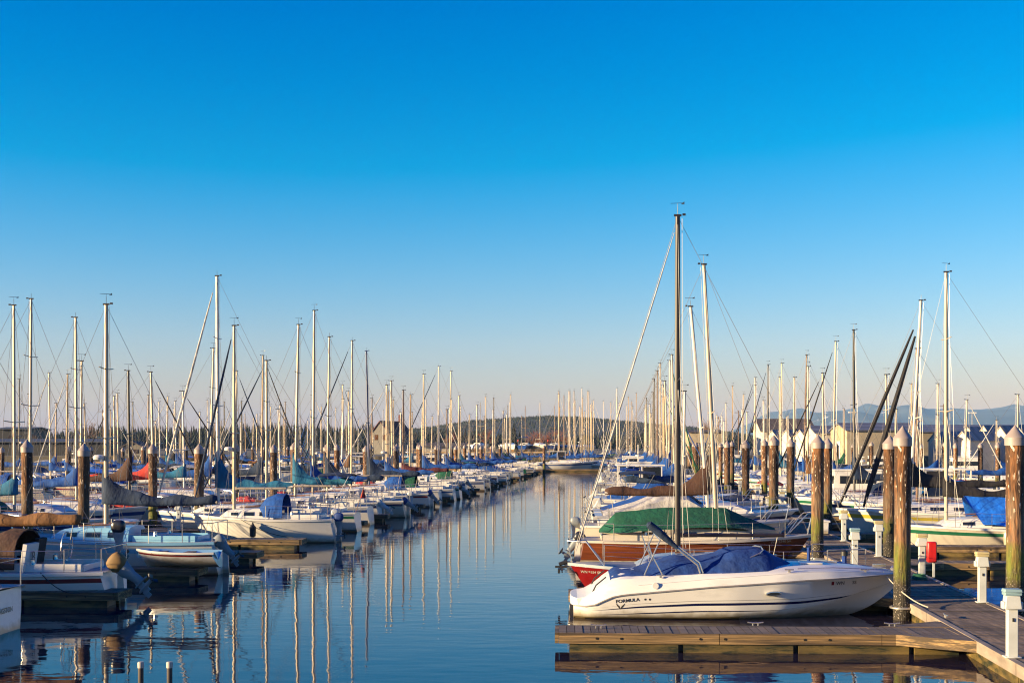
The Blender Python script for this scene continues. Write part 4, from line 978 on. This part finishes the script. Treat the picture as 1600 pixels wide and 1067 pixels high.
# ---------------- fleet
FR = random.Random(21)
labs = {}
def boatlabel(hull, cover, mast, furl, where, k, row):
    s = f'{hull} sailboat, ' + (f'{cover} sail cover' if cover else 'bare boom') + (f', {mast} mast' if mast in ('black', 'blue', 'brown') else '') + f', {ordn(k)} in {row}'
    return s
def pick_hull(): return FR.choices(['white', 'ivory', 'blue', 'grey', 'red', 'green', 'navy', 'light blue'], [60, 24, 3, 3, 2, 2, 3, 2])[0]
def pick_cover(): return FR.choices(['blue', 'navy', 'teal', 'green', 'brown', 'grey', 'white', 'black', 'maroon', 'red', 'tan', None], [54, 12, 8, 2, 3, 1.5, 4, 3, 1, 1.5, 2, 15])[0]
CUR = {}
def row_boat(row, rowname, grp, z, vm=None, px=None, top=None, rz=0, mast=None, cover=0, furl=0, hull=None, stern_v=None, lod=None, kind='s', L=None, stripe=0, mx=None, dodger=None, canv=None):
    k = CUR.get(row, 0); CUR[row] = k+1
    far = z > 85
    L = L or FR.uniform(6.6, 8.4); B = L*.35; fb = FR.uniform(.85, 1.05)
    hull = hull or pick_hull()
    if stripe == 0: stripe = FR.choices([None, 'blue', 'navy', 'red', 'green', 'light blue', 'maroon'], [26, 22, 22, 8, 5, 5, 5])[0] if hull in ('white', 'ivory') else FR.choice([None, 'white'])
    sgn = 1 if abs(rz) < 90 else -1
    mx = FR.uniform(.04, .12) if mx is None else mx
    if px is not None: xm = (px-800)*z/F; mh = EYE+(HZ-top)*z/F
    else: xm = vm+YAW*z; mh = top
    xc = xm-sgn*mx*L
    if stern_v is not None: xc = stern_v+FR.uniform(-.7, .25)*(1 if sgn < 0 else -1)+YAW*z+sgn*L/2; mx = max(-.05, min(.3, sgn*(xm-xc)/L))
    if kind != 's':
        st = {'p0': 0, 'p1': 1, 'p2': 2}[kind]; cn = canv or FR.choice(['blue', 'navy', 'blue', 'grey', 'white', 'navy'])
        desc = {0: f'{hull} motorboat under {cn} canvas', 1: f'{hull} cabin cruiser with hardtop', 2: f'{hull} fishing cruiser with wheelhouse and radar mast'}[st]
        return power(Vector((xc, z, 0)), R0(rz+FR.uniform(-1, 1)), L, L*.35, FR.uniform(.9, 1.15), hull, stripe, st, cn, f'{desc}, {ordn(k)} in {rowname}', grp, motor=('white' if FR.random() < .4 else None) if st != 2 else None)
    mast = mast or FR.choices(['silver', 'white', 'tan', 'black', 'brown'], [52, 18, 16, 9, 5])[0]
    if cover == 0: cover = pick_cover()
    if furl == 0: furl = FR.choices([None, 'white', 'blue', 'navy', 'green', 'black'], [68, 15, 5, 6, 1, 5])[0]
    lod = lod if lod is not None else (0 if far else 1)
    tl = (FR.gauss(0, .1), 0)
    return sail(Vector((xc, z, 0)), R0(rz+FR.uniform(-1, 1)), L, B, fb, hull, stripe, FR.choice(['blue', 'white', 'red', 'navy']), 'navy', mx=mx, mh=mh, mast=mast, cover=cover, furl=furl, lod=lod, tilt=tl,
                motor=FR.choices([None, 'white', 'grey', 'black', 'blue'], [30, 30, 20, 15, 8])[0] if z < 130 else None, mtilt=FR.choice([0, 42, 55]), rail=z < 150, mr=FR.uniform(.055, .07), bl=FR.uniform(.36, .44), peak=FR.choice([.5, .8, 1.1, 1.3]), spr=FR.uniform(.48, .6),
                dodger=dodger or (FR.choice(['blue', 'navy', 'grey', 'green', 'brown']) if (FR.random() < .3 and z < 120) else None), label=boatlabel(hull, cover, mast, furl, '', k, rowname), group=grp)
def fill(items, z0, z1, step, pw=.12, occ=.85):
    """items: list of (z, kwargs); fill the gaps with random boats"""
    items = sorted(items, key=lambda t: t[0]); out = []; z = z0; i = 0
    zs = [t[0] for t in items]
    while z < z1:
        nxt = next((q for q in zs if q > z-step*.6), 1e9)
        if nxt-z < step*.78 : z = nxt+step; continue
        if FR.random() < occ: out.append((z+FR.uniform(-.15, .15), {'kind': FR.choice(['p0', 'p1', 'p2', 'p0']) if FR.random() < pw else 's'}))
        z += step
    return sorted(items+out, key=lambda t: t[0])
def D(px, top, **k): k.update(px=px, top=top); return k
# left channel row
VM = -16.4
def zof(px, vm): return vm/((px-800)/F-YAW)
LL = [(zof(p[0], p[2] if len(p) > 2 and isinstance(p[2], float) else VM), D(p[0], p[1], **p[-1])) for p in [
    (461, 508, {'mast': 'silver', 'cover': 'teal', 'furl': None}), (489, 486, {'mast': 'silver', 'cover': 'blue', 'furl': None, 'stripe': 'navy'}), (511, 527, {'cover': 'navy', 'mast': 'silver', 'furl': None}),
    (549, 533, {'mast': 'silver', 'cover': None, 'furl': 'navy'}), (577, 549, {'mast': 'blue', 'cover': 'navy', 'furl': None, 'hull': 'white', 'stripe': 'red'}), (604, 602, {'mast': 'silver'}), (630, 610, {'mast': 'brown', 'cover': 'maroon'}),
    (650, 617, {}), (667, 585, {'mast': 'silver', 'cover': 'blue'}), (685, 573, {'mast': 'white', 'furl': 'navy', 'cover': 'blue'}), (703, 580, {'mast': 'silver', 'cover': 'navy'}), (722, 640, {}), (733, 648, {}), (745, 652, {}), (760, 620, {}), (773, 622, {'mast': 'black'}), (785, 642, {}), (798, 617, {'cover': 'blue'})]]
for z, k in fill(LL, 57.5, 176, 3.5, .16):
    if 'px' not in k: k.update(vm=VM+FR.uniform(-.4, .4), top=FR.uniform(6.8, 9.2))
    row_boat('LL', 'left channel-side row', GRP_LL, z, rz=177, stern_v=-12.2-.006*(z-50), **k)
LO = [(zz, D(px, top, **k)) for zz, px, top, k in [(49, 23, 478, {'mast': 'silver', 'cover': 'teal', 'furl': None}), (52.3, 47, 468, {'mast': 'silver', 'cover': None, 'furl': None}), (56, 120, 497, {'mast': 'silver', 'cover': 'blue', 'furl': None}), (59.2, 126, 565, {}), (62.5, 203, 580, {'mast': 'black', 'cover': 'brown'}),
      (66, 241, 582, {'mast': 'silver', 'cover': 'red'}), (74.3, 328, 545, {'cover': 'blue', 'mast': 'silver'}), (84.7, 409, 556, {'mast': 'tan', 'furl': 'black'}), (80, 367, 580, {'mast': 'silver'}), (71, 288, 612, {}), (90, 438, 640, {})]]
for z, k in fill(LO, 42, 180, 3.4, .2):
    if 'px' not in k: k.update(vm=FR.uniform(-25, -23.8), top=FR.uniform(7, 9.6))
    row_boat('LO', 'row outside left walkway', GRP_LO, z, rz=-3, **k)
RL = [(62, D(1067, 612, mast='white', cover='grey', furl=None)), (75, D(1054, 555, cover='blue', mast='silver')), (86, D(1045, 564, cover='blue', mast='silver')), (100, D(1037, 602)), (110, D(1032, 568, mast='silver')), (122, D(1028, 605)), (140, D(1016, 632)), (152, D(1010, 631))]
RL += [(50.6, {'kind': 'p0', 'hull': 'white', 'canv': 'white'}), (53.6, {'kind': 'p0', 'hull': 'white', 'canv': 'blue'}), (57, {'kind': 'p0', 'hull': 'orange', 'L': 5.}), (66, {'kind': 'p0', 'hull': 'white', 'canv': 'blue'}), (69.5, {'kind': 'p1'})]
for z, k in fill(RL, 50, 180, 3.3, .3, .8):
    if 'px' not in k: k.update(vm=FR.uniform(1.8, 2.8), top=FR.uniform(7, 9.4))
    row_boat('RL', 'right channel-side row', GRP_RL, z, rz=-3, stern_v=-1.6-.012*(z-50), **k)
RR = [(zz, D(px, top, **k)) for zz, px, top, k in [(68.7, 1335, 516, {'mast': 'black', 'cover': 'navy', 'furl': None}), (76, 1301, 534, {'mast': 'silver', 'cover': 'blue', 'furl': 'black'}), (88.5, 1256, 555, {'mast': 'brown', 'cover': 'blue'}), (94, 1241, 590, {'mast': 'silver'}), (102, 1220, 568, {'mast': 'silver', 'cover': 'teal'}),
      (111, 1200, 570, {'mast': 'black'}), (124, 1178, 590, {'mast': 'silver'}), (150, 1145, 603, {}), (137, 1160, 640, {})]] + [(34.5, {'kind': 'p0', 'vm': 13.4}), (58, {'kind': 's', 'vm': 13, 'top': 8.2, 'hull': 'white', 'cover': 'blue', 'furl': None}), (61.5, {'kind': 'p1', 'hull': 'white', 'vm': 13.4}), (64.8, {'kind': 's', 'vm': 13, 'top': 7.4, 'cover': 'teal'})]
RR = [t for t in RR if t[0] > 40]
for z, k in fill(RR, 57.9, 182, 3.1, .35, .7):
    if 'px' not in k: k.setdefault('vm', FR.uniform(11.6, 12.6)); k.setdefault('top', FR.uniform(7, 9.6))
    row_boat('RR', 'shed side of right walkway', GRP_RR, z, rz=177, **k)
G2 = 'boats at the far left pier'
for z, k in fill([(92, D(103, 585)), (110, D(185, 615)), (128, D(260, 620))], 86, 196, 3.3, .16, .7):
    if 'px' not in k: k.update(vm=FR.uniform(-43.6, -42.4), top=FR.uniform(6.5, 10))
    row_boat('L2', 'near row, far left pier', G2, z, rz=177, lod=0, **k)
for z, k in fill([], 104, 196, 3.6, .2, .75):
    k.update(vm=FR.uniform(-54, -53), top=FR.uniform(6.5, 10)); row_boat('L3', 'outer row, far left pier', G2, z, rz=-3, lod=0, **k)
G3 = 'boats at the pier by the sheds'
for z, k in fill([(78, D(1590, 617)), (88, D(1507, 625)), (96, D(1463, 600)), (104, D(1426, 600))], 66, 186, 3.6, .5, .5):
    if 'px' not in k: k.update(vm=FR.uniform(22, 23.2), top=FR.uniform(6, 8.4))
    row_boat('R2', 'near row by the sheds', G3, z, rz=-3, lod=0, **k)
for z, k in fill([], 84, 180, 4.2, .6, .4):
    k.update(vm=FR.uniform(31.4, 32.6), top=FR.uniform(5.5, 7.8)); row_boat('R3', 'outer row by the sheds', G3, z, rz=177, lod=0, **k)
G4 = 'boats berthed at the head of the channel'
for i in range(34):
    px = FR.uniform(872, 932) if i < 24 else FR.uniform(936, 1000); z = 203+1.0*i
    row_boat('E1', 'crowd beyond channel head', G4, z, px=px, top=FR.uniform(606, 648), rz=FR.choice([-3, 177]), lod=0, mast=FR.choice(['silver', 'tan', 'tan', 'white']), furl=None if i % 3 else 'white')
for i in range(26):
    px = 330+19.5*i+FR.uniform(-6, 6); z = FR.uniform(202, 228)
    row_boat('E2', 'row before far shore', G4, z, px=px, top=FR.uniform(622, 668), rz=FR.choice([-3, 177]), lod=0, kind='s' if FR.random() < .8 else FR.choice(['p1', 'p2']))
power(Vector((8.2, 193, 0)), R0(-2), 8.6, 3.0, 1.3, 'white', 'blue', 1, 'blue', 'white cruiser moored alone along the cross dock at the channel head', G4)
row_boat('E3', 'pair on cross dock', G4, 196.5, px=881, top=618, rz=177, hull='white', cover='blue', furl=None, lod=0)
row_boat('E3', 'pair on cross dock', G4, 194.5, px=968, top=630, rz=-3, hull='ivory', cover='navy', furl=None, lod=0)
b = MB().box((0, 0, .28), (16, 1.4, .2)).build('deck', m_board, empty('cross_dock', Vector((9.3, 190.5, 0)), R0(-2)), smooth=False)
MB().box((0, 0, .02), (15.6, 1.2, .3)).build('float', m_under, b.parent, smooth=False)
tag(b.parent, 'sunlit dock lying across the head of the channel', 'dock')
# ---------------- sheds and houses
def ribbed(name, col, period=.25, axis=0, dark=.6):
    m = mat(name, col, .6, var=.12, scale=.6, dirt=tuple(c*.7 for c in col), dscale=.5, dlo=.5, dhi=.8); add_seams(m, axis, period, .3, dark); return m
m_tan = ribbed('tan_ribbed_siding', (.42, .34, .22), .5); m_roof = ribbed('blue_grey_metal_roof', (.12, .13, .17), .6, 0, .7)
m_whitew = mat('cream_painted_wall', (.58, .52, .42), .7, var=.1, scale=.8, dirt=(.4, .34, .26), dscale=.8); m_dkroof = mat('dark_shingle_roof', (.07, .055, .055), .9, var=.3, scale=2)
m_palroof = ribbed('pale_metal_roof', (.27, .24, .21), .5, 1, .8); m_redroof = mat('red_brown_roof', (.11, .035, .03), .9, var=.3, scale=2); m_greyw = mat('grey_clapboard', (.13, .12, .11), .8, var=.1, scale=1); m_door = mat('pale_door', (.5, .48, .44), .6); m_dk = mat('dark_opening', (.015, .015, .018), .6); m_drf = mat('dark_blue_roof', (.04, .05, .075), .7)
m_timb = mat('pier_timber', (.38, .26, .13), .85, var=.4, scale=1.5)
def house(name, loc, rz, w, d, eave, ridge, wall, roof, label, cat, group=None, doors=(), wins=(), base=0., over=.3):
    """gable end faces local -y, ridge runs along local y; w across, d deep"""
    o = empty(name, loc, rz)
    MB().prism([(-w/2, base), (w/2, base), (w/2, eave), (0, ridge), (-w/2, eave)], 0, d).build('wall', wall, o, smooth=False)
    s = (ridge-eave)/(w/2); e = over
    MB().prism([(-w/2-e, eave-s*e+.02), (0, ridge+.02), (w/2+e, eave-s*e+.02), (w/2+e, eave-s*e+.2), (0, ridge+.2), (-w/2-e, eave-s*e+.2)], -e, d+e).build('roof', roof, o, smooth=False)
    for x, z0, ww, hh in doors: MB().box((x, -.02, z0+hh/2), (ww, .1, hh)).build('door', m_door, o, smooth=False)
    for side, x, z0, ww, hh in wins:
        if side == 'f': MB().box((x, -.02, z0+hh/2), (ww, .1, hh)).build('window', m_win, o, smooth=False)
        else: MB().box((side*w/2, x, z0+hh/2), (.1, ww, hh)).build('window', m_win, o, smooth=False)
    return tag(o, label, cat, group)
def Xp(px, z): return (px-800)*z/F
z = 196
# long tan shed, ridge along x, its left gable lit
house('boat_shed', (Xp(1326, z), z+6, 0), R0(-86), 8, 11.2, 6.2, 7.3, m_tan, m_roof, 'large tan ribbed metal boat shed with blue-grey roof, behind the crossed black sails', 'boat shed', doors=((0, .6, 1.8, 4),), wins=())
house('boat_shed', (Xp(1302, z), z+15, 0), R0(-86), 6, 7, 5.9, 7.0, m_whitew, m_roof, 'narrow cream boat shed left of the large tan shed', 'boat shed', doors=((0, .4, 2.4, 4),))
for i in range(7):
    zz = 214-3.1*i; x = Xp(1512, 214)+1.55*i
    house('boathouse', (x, zz, 0), R0(-64), 3.1, 9, 5.4-.1*(i % 3), 6.9+.15*(i % 2), m_whitew, m_palroof, ordn(i)+' of the tall narrow cream boathouses at the right edge, counted from the left', 'boathouse', 'narrow cream boathouses', doors=((0, .4, 1.9, 4.3-.3*(i % 2)),), over=.12)
for i in range(3):
    house('boathouse', (Xp(1462+14*i, 205), 205-2*i, 0), R0(-60), 3, 7, 4.6, 6, m_whitew, m_palroof, ordn(i)+' of three small cream boathouses right of the tan shed', 'boathouse', 'narrow cream boathouses', doors=((0, .4, 1.8, 3.4),), over=.12)
for i in range(6):
    house('boathouse', (Xp(1206+18*i, 225), 225-2*i, 0), R0(-58), 3.2, 7, 5.0-.2*(i % 2), 6.5, m_whitew, m_palroof, ordn(i)+' of six pale boathouses left of the large tan shed', 'boathouse', 'pale boathouses', doors=((0, .4, 1.8, 3.8),), over=.12)
house('warehouse', (Xp(1444, 240), 262, 2), R0(-88), 16, 38, 4.6, 6.0, m_tan, m_roof, 'long low tan warehouse with dark roof behind the boathouses', 'warehouse', over=.4)
house('harbour_building', (Xp(1196, 262), 270, 2), R0(-88), 9, 10.6, 5.0, 7.4, m_whitew, m_dkroof, 'cream building with broad dark roof below the snowy mountain', 'building', over=.6, wins=[(1, 2+2*i, 1.5, 1.2, 1.2) for i in range(4)])
house('harbour_building', (Xp(1078, 262), 268, 2), R0(-88), 7, 6.8, 4.6, 5.0, m_tan, m_dkroof, 'small tan flat-roofed building right of the black mast', 'building', wins=((1, 2, 1.5, 1, 1), (1, 4.5, 1.5, 1, 1)))
house('red_roofed_house', (Xp(594, 290), 290, 2), R0(-25), 5.2, 10, 4.4, 7.4, m_greyw, m_redroof, 'grey house with steep red-brown roof above the left masts', 'house', wins=(('f', -1, 3.2, .9, 1.2), ('f', 1, 3.2, .9, 1.2), (1, 3, 2.6, 1.2, 1.1), (1, 7, 2.6, 1.2, 1.1))).name
MB().box((.6, 8, 8.2), (.6, .6, 1.8)).build('chimney', m_redroof, bpy.data.objects['red_roofed_house'], smooth=False)
house('long_low_building', (Xp(-60, 245), 258, 2), R0(-89), 12, 25, 2.6, 3.1, m_dk, m_drf, 'long low dark building with blue-grey roof at the left edge', 'building', over=.8)
house('flat_roofed_house', (Xp(-40, 262), 280, 2), R0(-88), 12, 6.5, 5.4, 5.8, m_dk, m_drf, 'dark flat-roofed house rising behind the long low building at left', 'house', over=.6, wins=((1, 3, 2.8, 2, 1.2), (1, 7, 2.8, 2, 1.2)))
house('pavilion', (Xp(207, 250), 250, 2), R0(-6), 4.2, 4, 1.6, 2.6, m_greyw, m_dkroof, 'small dark gabled pavilion on the left shore', 'pavilion', wins=(('f', 0, .4, 2.4, .8),), over=.5)
house('pavilion', (Xp(655, 246), 246, 2), R0(-84), 6, 9, 1.7, 2.3, m_whitew, m_dkroof, 'low cream shore building with flat grey roof near the red-roofed house', 'building', over=.4)
house('pavilion', (Xp(862, 250), 250, 2), R0(-86), 5, 8, 1.5, 1.9, m_tan, m_roof, 'low tan shore shed behind the boats hauled out on land', 'shed', over=.3)
# invented hall out of view at left, added to shade the nearest berths
house('shade_hall', (-52, -30, 0), 0, 9, 61.5, 6.9, 7.9, m_tan, m_roof, 'unseen tan hall added out of view at left to shade the nearest berths', 'hall')
# timber trestle
o = empty('timber_trestle', (Xp(640, 226), 226, 0), R0(-1))
MB().box((11.5, 0, 2.75), (24, 2.2, .3)).box((11.5, -1, 3.2), (24, .06, .08)).build('deck', m_timb, o, smooth=False)
for i in range(13): MB().tube([(.2+1.9*i, -.8, -1), (.2+1.9*i, -.8, 2.6)], .16, 8).build('pile', m_pile, o)
tag(o, 'sunlit timber trestle on piles along the shore behind the channel head', 'trestle')
# hauled-out boats on land
for i, (px, hl) in enumerate(((795, 'white'), (820, 'blue'), (842, 'ivory'), (866, 'navy'), (748, 'white'))):
    s = sail(Vector((Xp(px, 247), 247, 3.1)), R0(FR.choice([-70, 80, 200, 60])), 7.2, 2.5, .9, hl, None, 'red', 'red', mx=.08, mh=FR.uniform(8, 9.5), mast='tan' if i % 2 else 'silver', cover=None, lod=0, motor=None, rail=False, boom=i % 2 == 0, label=f'{hl} sailboat hauled out on land, {ORD[i]} of five propped on stands', group='hauled-out boats')
    MB().prism([(-2.2, .2), (1.8, .2), (1.0, -1.0), (-1.2, -1.0)], -.12, .12).build('keel', HULL['navy'], s)
    b = MB()
    for sx in (-1.5, 1.2):
        for sy in (-1, 1): b.tube([(sx, sy*1.0, .1), (sx, sy*1.5, -1.1)], .05, 5)
    b.build('stand', m_ss, s)
# ---------------- bare trees, firs, poles
m_twig = mat('bare_branch', (.16, .10, .07), .9, var=.3, scale=2)
def bare_tree(loc, H, label, R, m=m_twig, group=None, dens=5, spread=.5):
    o = empty('bare_tree', loc); tr = MB(); cr = MB()
    def br(p, d, ln, r, lv):
        q = p+d*ln*.5+Vector((R.gauss(0, .04), R.gauss(0, .04), 0))*ln; e = q+(d+Vector((R.gauss(0, .15), R.gauss(0, .15), .1))).normalized()*ln*.5
        (tr if lv < 1 else cr).tube([p, q, e], [r, r*.8, r*.55], 6 if lv < 2 else 3)
        if lv >= 4: return
        for k in range(dens if lv else dens+2):
            f = R.uniform(.35, 1); s = p.lerp(e, f)
            nd = (d*R.uniform(.6, 1)+Vector((R.gauss(0, 1), R.gauss(0, 1), R.uniform(0, .5)))*spread).normalized()
            br(s, nd, ln*R.uniform(.45, .68), r*.45, lv+1)
    br(Vector((0, 0, 0)), Vector((0, 0, 1)), H*.45, H*.018, 0)
    tr.build('trunk', m, o); c = cr.build('crown', m, o, smooth=False)
    return tag(o, label, 'tree', group)
RT = random.Random(9)
bare_tree((Xp(1106, 290), 290, 2), 10.5, 'tall pale leafless tree standing right of the black mast', RT)
m_rtw = mat('red_brown_branch', (.15, .05, .035), .9)
for i, (px, H) in enumerate(((832, 5.6), (846, 6.2), (860, 6.5), (873, 5.8), (888, 5.2), (760, 6), (700, 5.5))):
    bare_tree((Xp(px, 280), 280+2*i, 2), H+1.2, ordn(i)+' leafless red-brown tree on the shore in front of the wooded hill', RT, m_rtw, 'leafless shore trees', 5, .7)
bare_tree((Xp(140, 300), 300, 2), 9.5, 'leafless brown tree above the left treeline between masts', RT)
for i, (px, zz, H) in enumerate(((803, 290, 6.8), (812, 296, 5.2), (515, 330, 7.5), (440, 330, 7.2), (1143, 300, 3.4), (330, 340, 7.5), (560, 300, 5.0))):
    o = empty('fir_tree', (Xp(px, zz), zz, 2)); MB().tube([(0, 0, 0), (0, 0, H*.9)], [.2, .05], 6).build('trunk', m_twig, o)
    b = MB(); fir(b, 0, 0, 0, H, H*.24, 11, 8, 0, RT); b.build('crown', mfir, o, smooth=False)
    tag(o, ordn(i)+' dark green fir standing alone on the shore', 'tree', 'lone shore firs')
def pole(px, z, top, label, lamps=0):
    h = EYE+(HZ-top)*z/F; o = MB().tube([(0, 0, 2), (0, 0, h)], [.14, .1], 6).build('utility_pole' if not lamps else 'floodlight_pole', m_twig if not lamps else m_ss, None, (Xp(px, z), z, 0))
    if lamps:
        MB().box((0, 0, h), (1.6, .08, .08)).build('crossarm', m_ss, o)
        for s in (-.75, 0, .75): MB().box((s, -.1, h+.15), (.5, .35, .35)).build('lamp', HULL['white'], o)
    else:
        MB().box((0, 0, h-.5), (1.8, .1, .12)).build('crossarm', m_twig, o); MB().tube([(.3, 0, h-1.6), (.3, 0, h-.9)], .16, 8).build('transformer', m_ss, o)
    tag(o, label, 'pole')
pole(1332, 320, 645, 'floodlight pole with white lamps above the large tan shed', 1)
pole(1519, 320, 646, 'floodlight pole with white lamps above the narrow boathouses', 1)
pole(1474, 280, 631, 'dark utility pole with transformer left of the tall right mast')
pole(1154, 280, 641, 'slim utility pole against the snowy mountain'); pole(1123, 300, 650, 'utility pole beside the tall leafless tree')
pole(160, 330, 640, 'tall light pole above the left treeline', 0)
# ---------------- lines, cleats, hoses, dock boxes
def line(name, a, b_, sag, m, label, cat, r=.012, group=None):
    a, b_ = Vector(a), Vector(b_); n = 10
    pts = [a.lerp(b_, k/n)-Vector((0, 0, sag*4*(k/n)*(1-k/n)))-a for k in range(n+1)]
    return tag(MB().tube(pts, r, 5).build(name, m, None, a), label, cat, group)
G = 'mooring lines of the nearest boats'
m_blk = mat('black_line', (.02, .02, .02), .8)
line('mooring_line', (8.3, 28.65, 1.0), (8.75, 26.9, .42), .12, m_rope, 'pale rope from the motorboat bow down to the walkway', 'mooring line', group=G)
line('mooring_line', (9.7, 42.0, 1.1), (10.2, 43.4, .45), .3, m_rope, 'drooping rope from the brown sailboat bow to the walkway', 'mooring line', group=G)
line('mooring_line', (14.0, 46.4, 1.0), (12.6, 45.6, .45), .2, m_blk, 'dark rope from the green-striped sailboat bow to the walkway', 'mooring line', group=G)
line('mooring_line', (-10.6, 50.0, .95), (-8.2, 47.9, .4), .15, m_blk, 'dark rope from the blue-dodger sailboat to its finger dock', 'mooring line', group=G)
line('mooring_line', (-11.2, 30.4, .8), (-10.0, 29.6, .4), .15, m_blk, 'black rope from the maroon-striped sailboat to its finger dock', 'mooring line', group=G)
# horn cleats on the near fingers, on the dock edge
def cleat_mesh():
    b = MB()
    for x in (-.05, .05): b.tube([(x, 0, 0), (x, 0, .05)], .014, 6)
    return b.tube([(-.15, 0, .065), (-.05, 0, .052), (.05, 0, .052), (.15, 0, .065)], .014, 6).mesh('dock_cleat', m_ss)
CL = cleat_mesh()
k = 0
for v0, z0, d in ((-.6, 24.2, 0), (2.4, 24.55, 0), (5.0, 24.45, 0)):
    p = uv(v0, z0, .362); p.z = .362; o = put('dock_cleat', CL, None, p, R0(-2.4)); tag(o, ('outer', 'middle', 'inner')[k]+' metal cleat on the nearest finger dock', 'cleat', 'dock cleats'); k += 1
for i, (v, z) in enumerate(((6.3, 25.6), (6.3, 30.2), (7.72, 31.5), (7.72, 37), (6.3, 38.2))):
    tag(put('dock_cleat', CL, None, uv(v, z, .375), R0(85)), ordn(i)+' metal cleat along the edge of the right walkway', 'cleat', 'dock cleats')
# white dock boxes on the walkways
def dock_box():
    o = empty('dock_box', (0, 0, 0))
    MB().box((0, 0, .24), (1.1, .55, .48), taper=1.05).build('box', HULL['white'], o, bevel=.02)
    MB().box((0, -.03, .52), (1.2, .66, .09), rot=Matrix.Rotation(.09, 3, 'X'), taper=.95).build('lid', HULL['white'], o, bevel=.02)
    MB().box((0, -.31, .42), (.12, .03, .1)).build('latch', m_ss, o)
    return o
DB = dock_box(); first = True
for i, (v, z) in enumerate(((7.45, 50.5), (6.6, 56.5), (7.45, 62.7), (7.45, 75), (6.6, 69), (-19.7, 50), (-19.7, 61.5), (-18.8, 72.5), (-19.7, 84))):
    lab = ordn(i if i < 5 else i-5)+(' white dock box along the right walkway' if i < 5 else ' white dock box along the left walkway')
    if first: DB.location = uv(v, z, .372); DB.rotation_euler = (0, 0, R0(85)); tag(DB, lab, 'dock box', 'white dock boxes'); first = False
    else: copy_thing(DB, uv(v, z, .372), R0(85+FR.uniform(-4, 4)), lab, 'white dock boxes')
# coiled hose by a pedestal
b = MB()
for t in range(4): b.tube([Vector(((.2-.02*t)*cos(a), (.2-.02*t)*sin(a), .02+.035*t)) for a in [2*pi*j/16 for j in range(17)]], .017, 5)
tag(b.build('coiled_hose', mat('hose_green', (.02, .09, .05), .5), None, uv(7.45, 33.0, .375)), 'coiled dark green hose lying beside the red cabinet pedestal', 'hose')
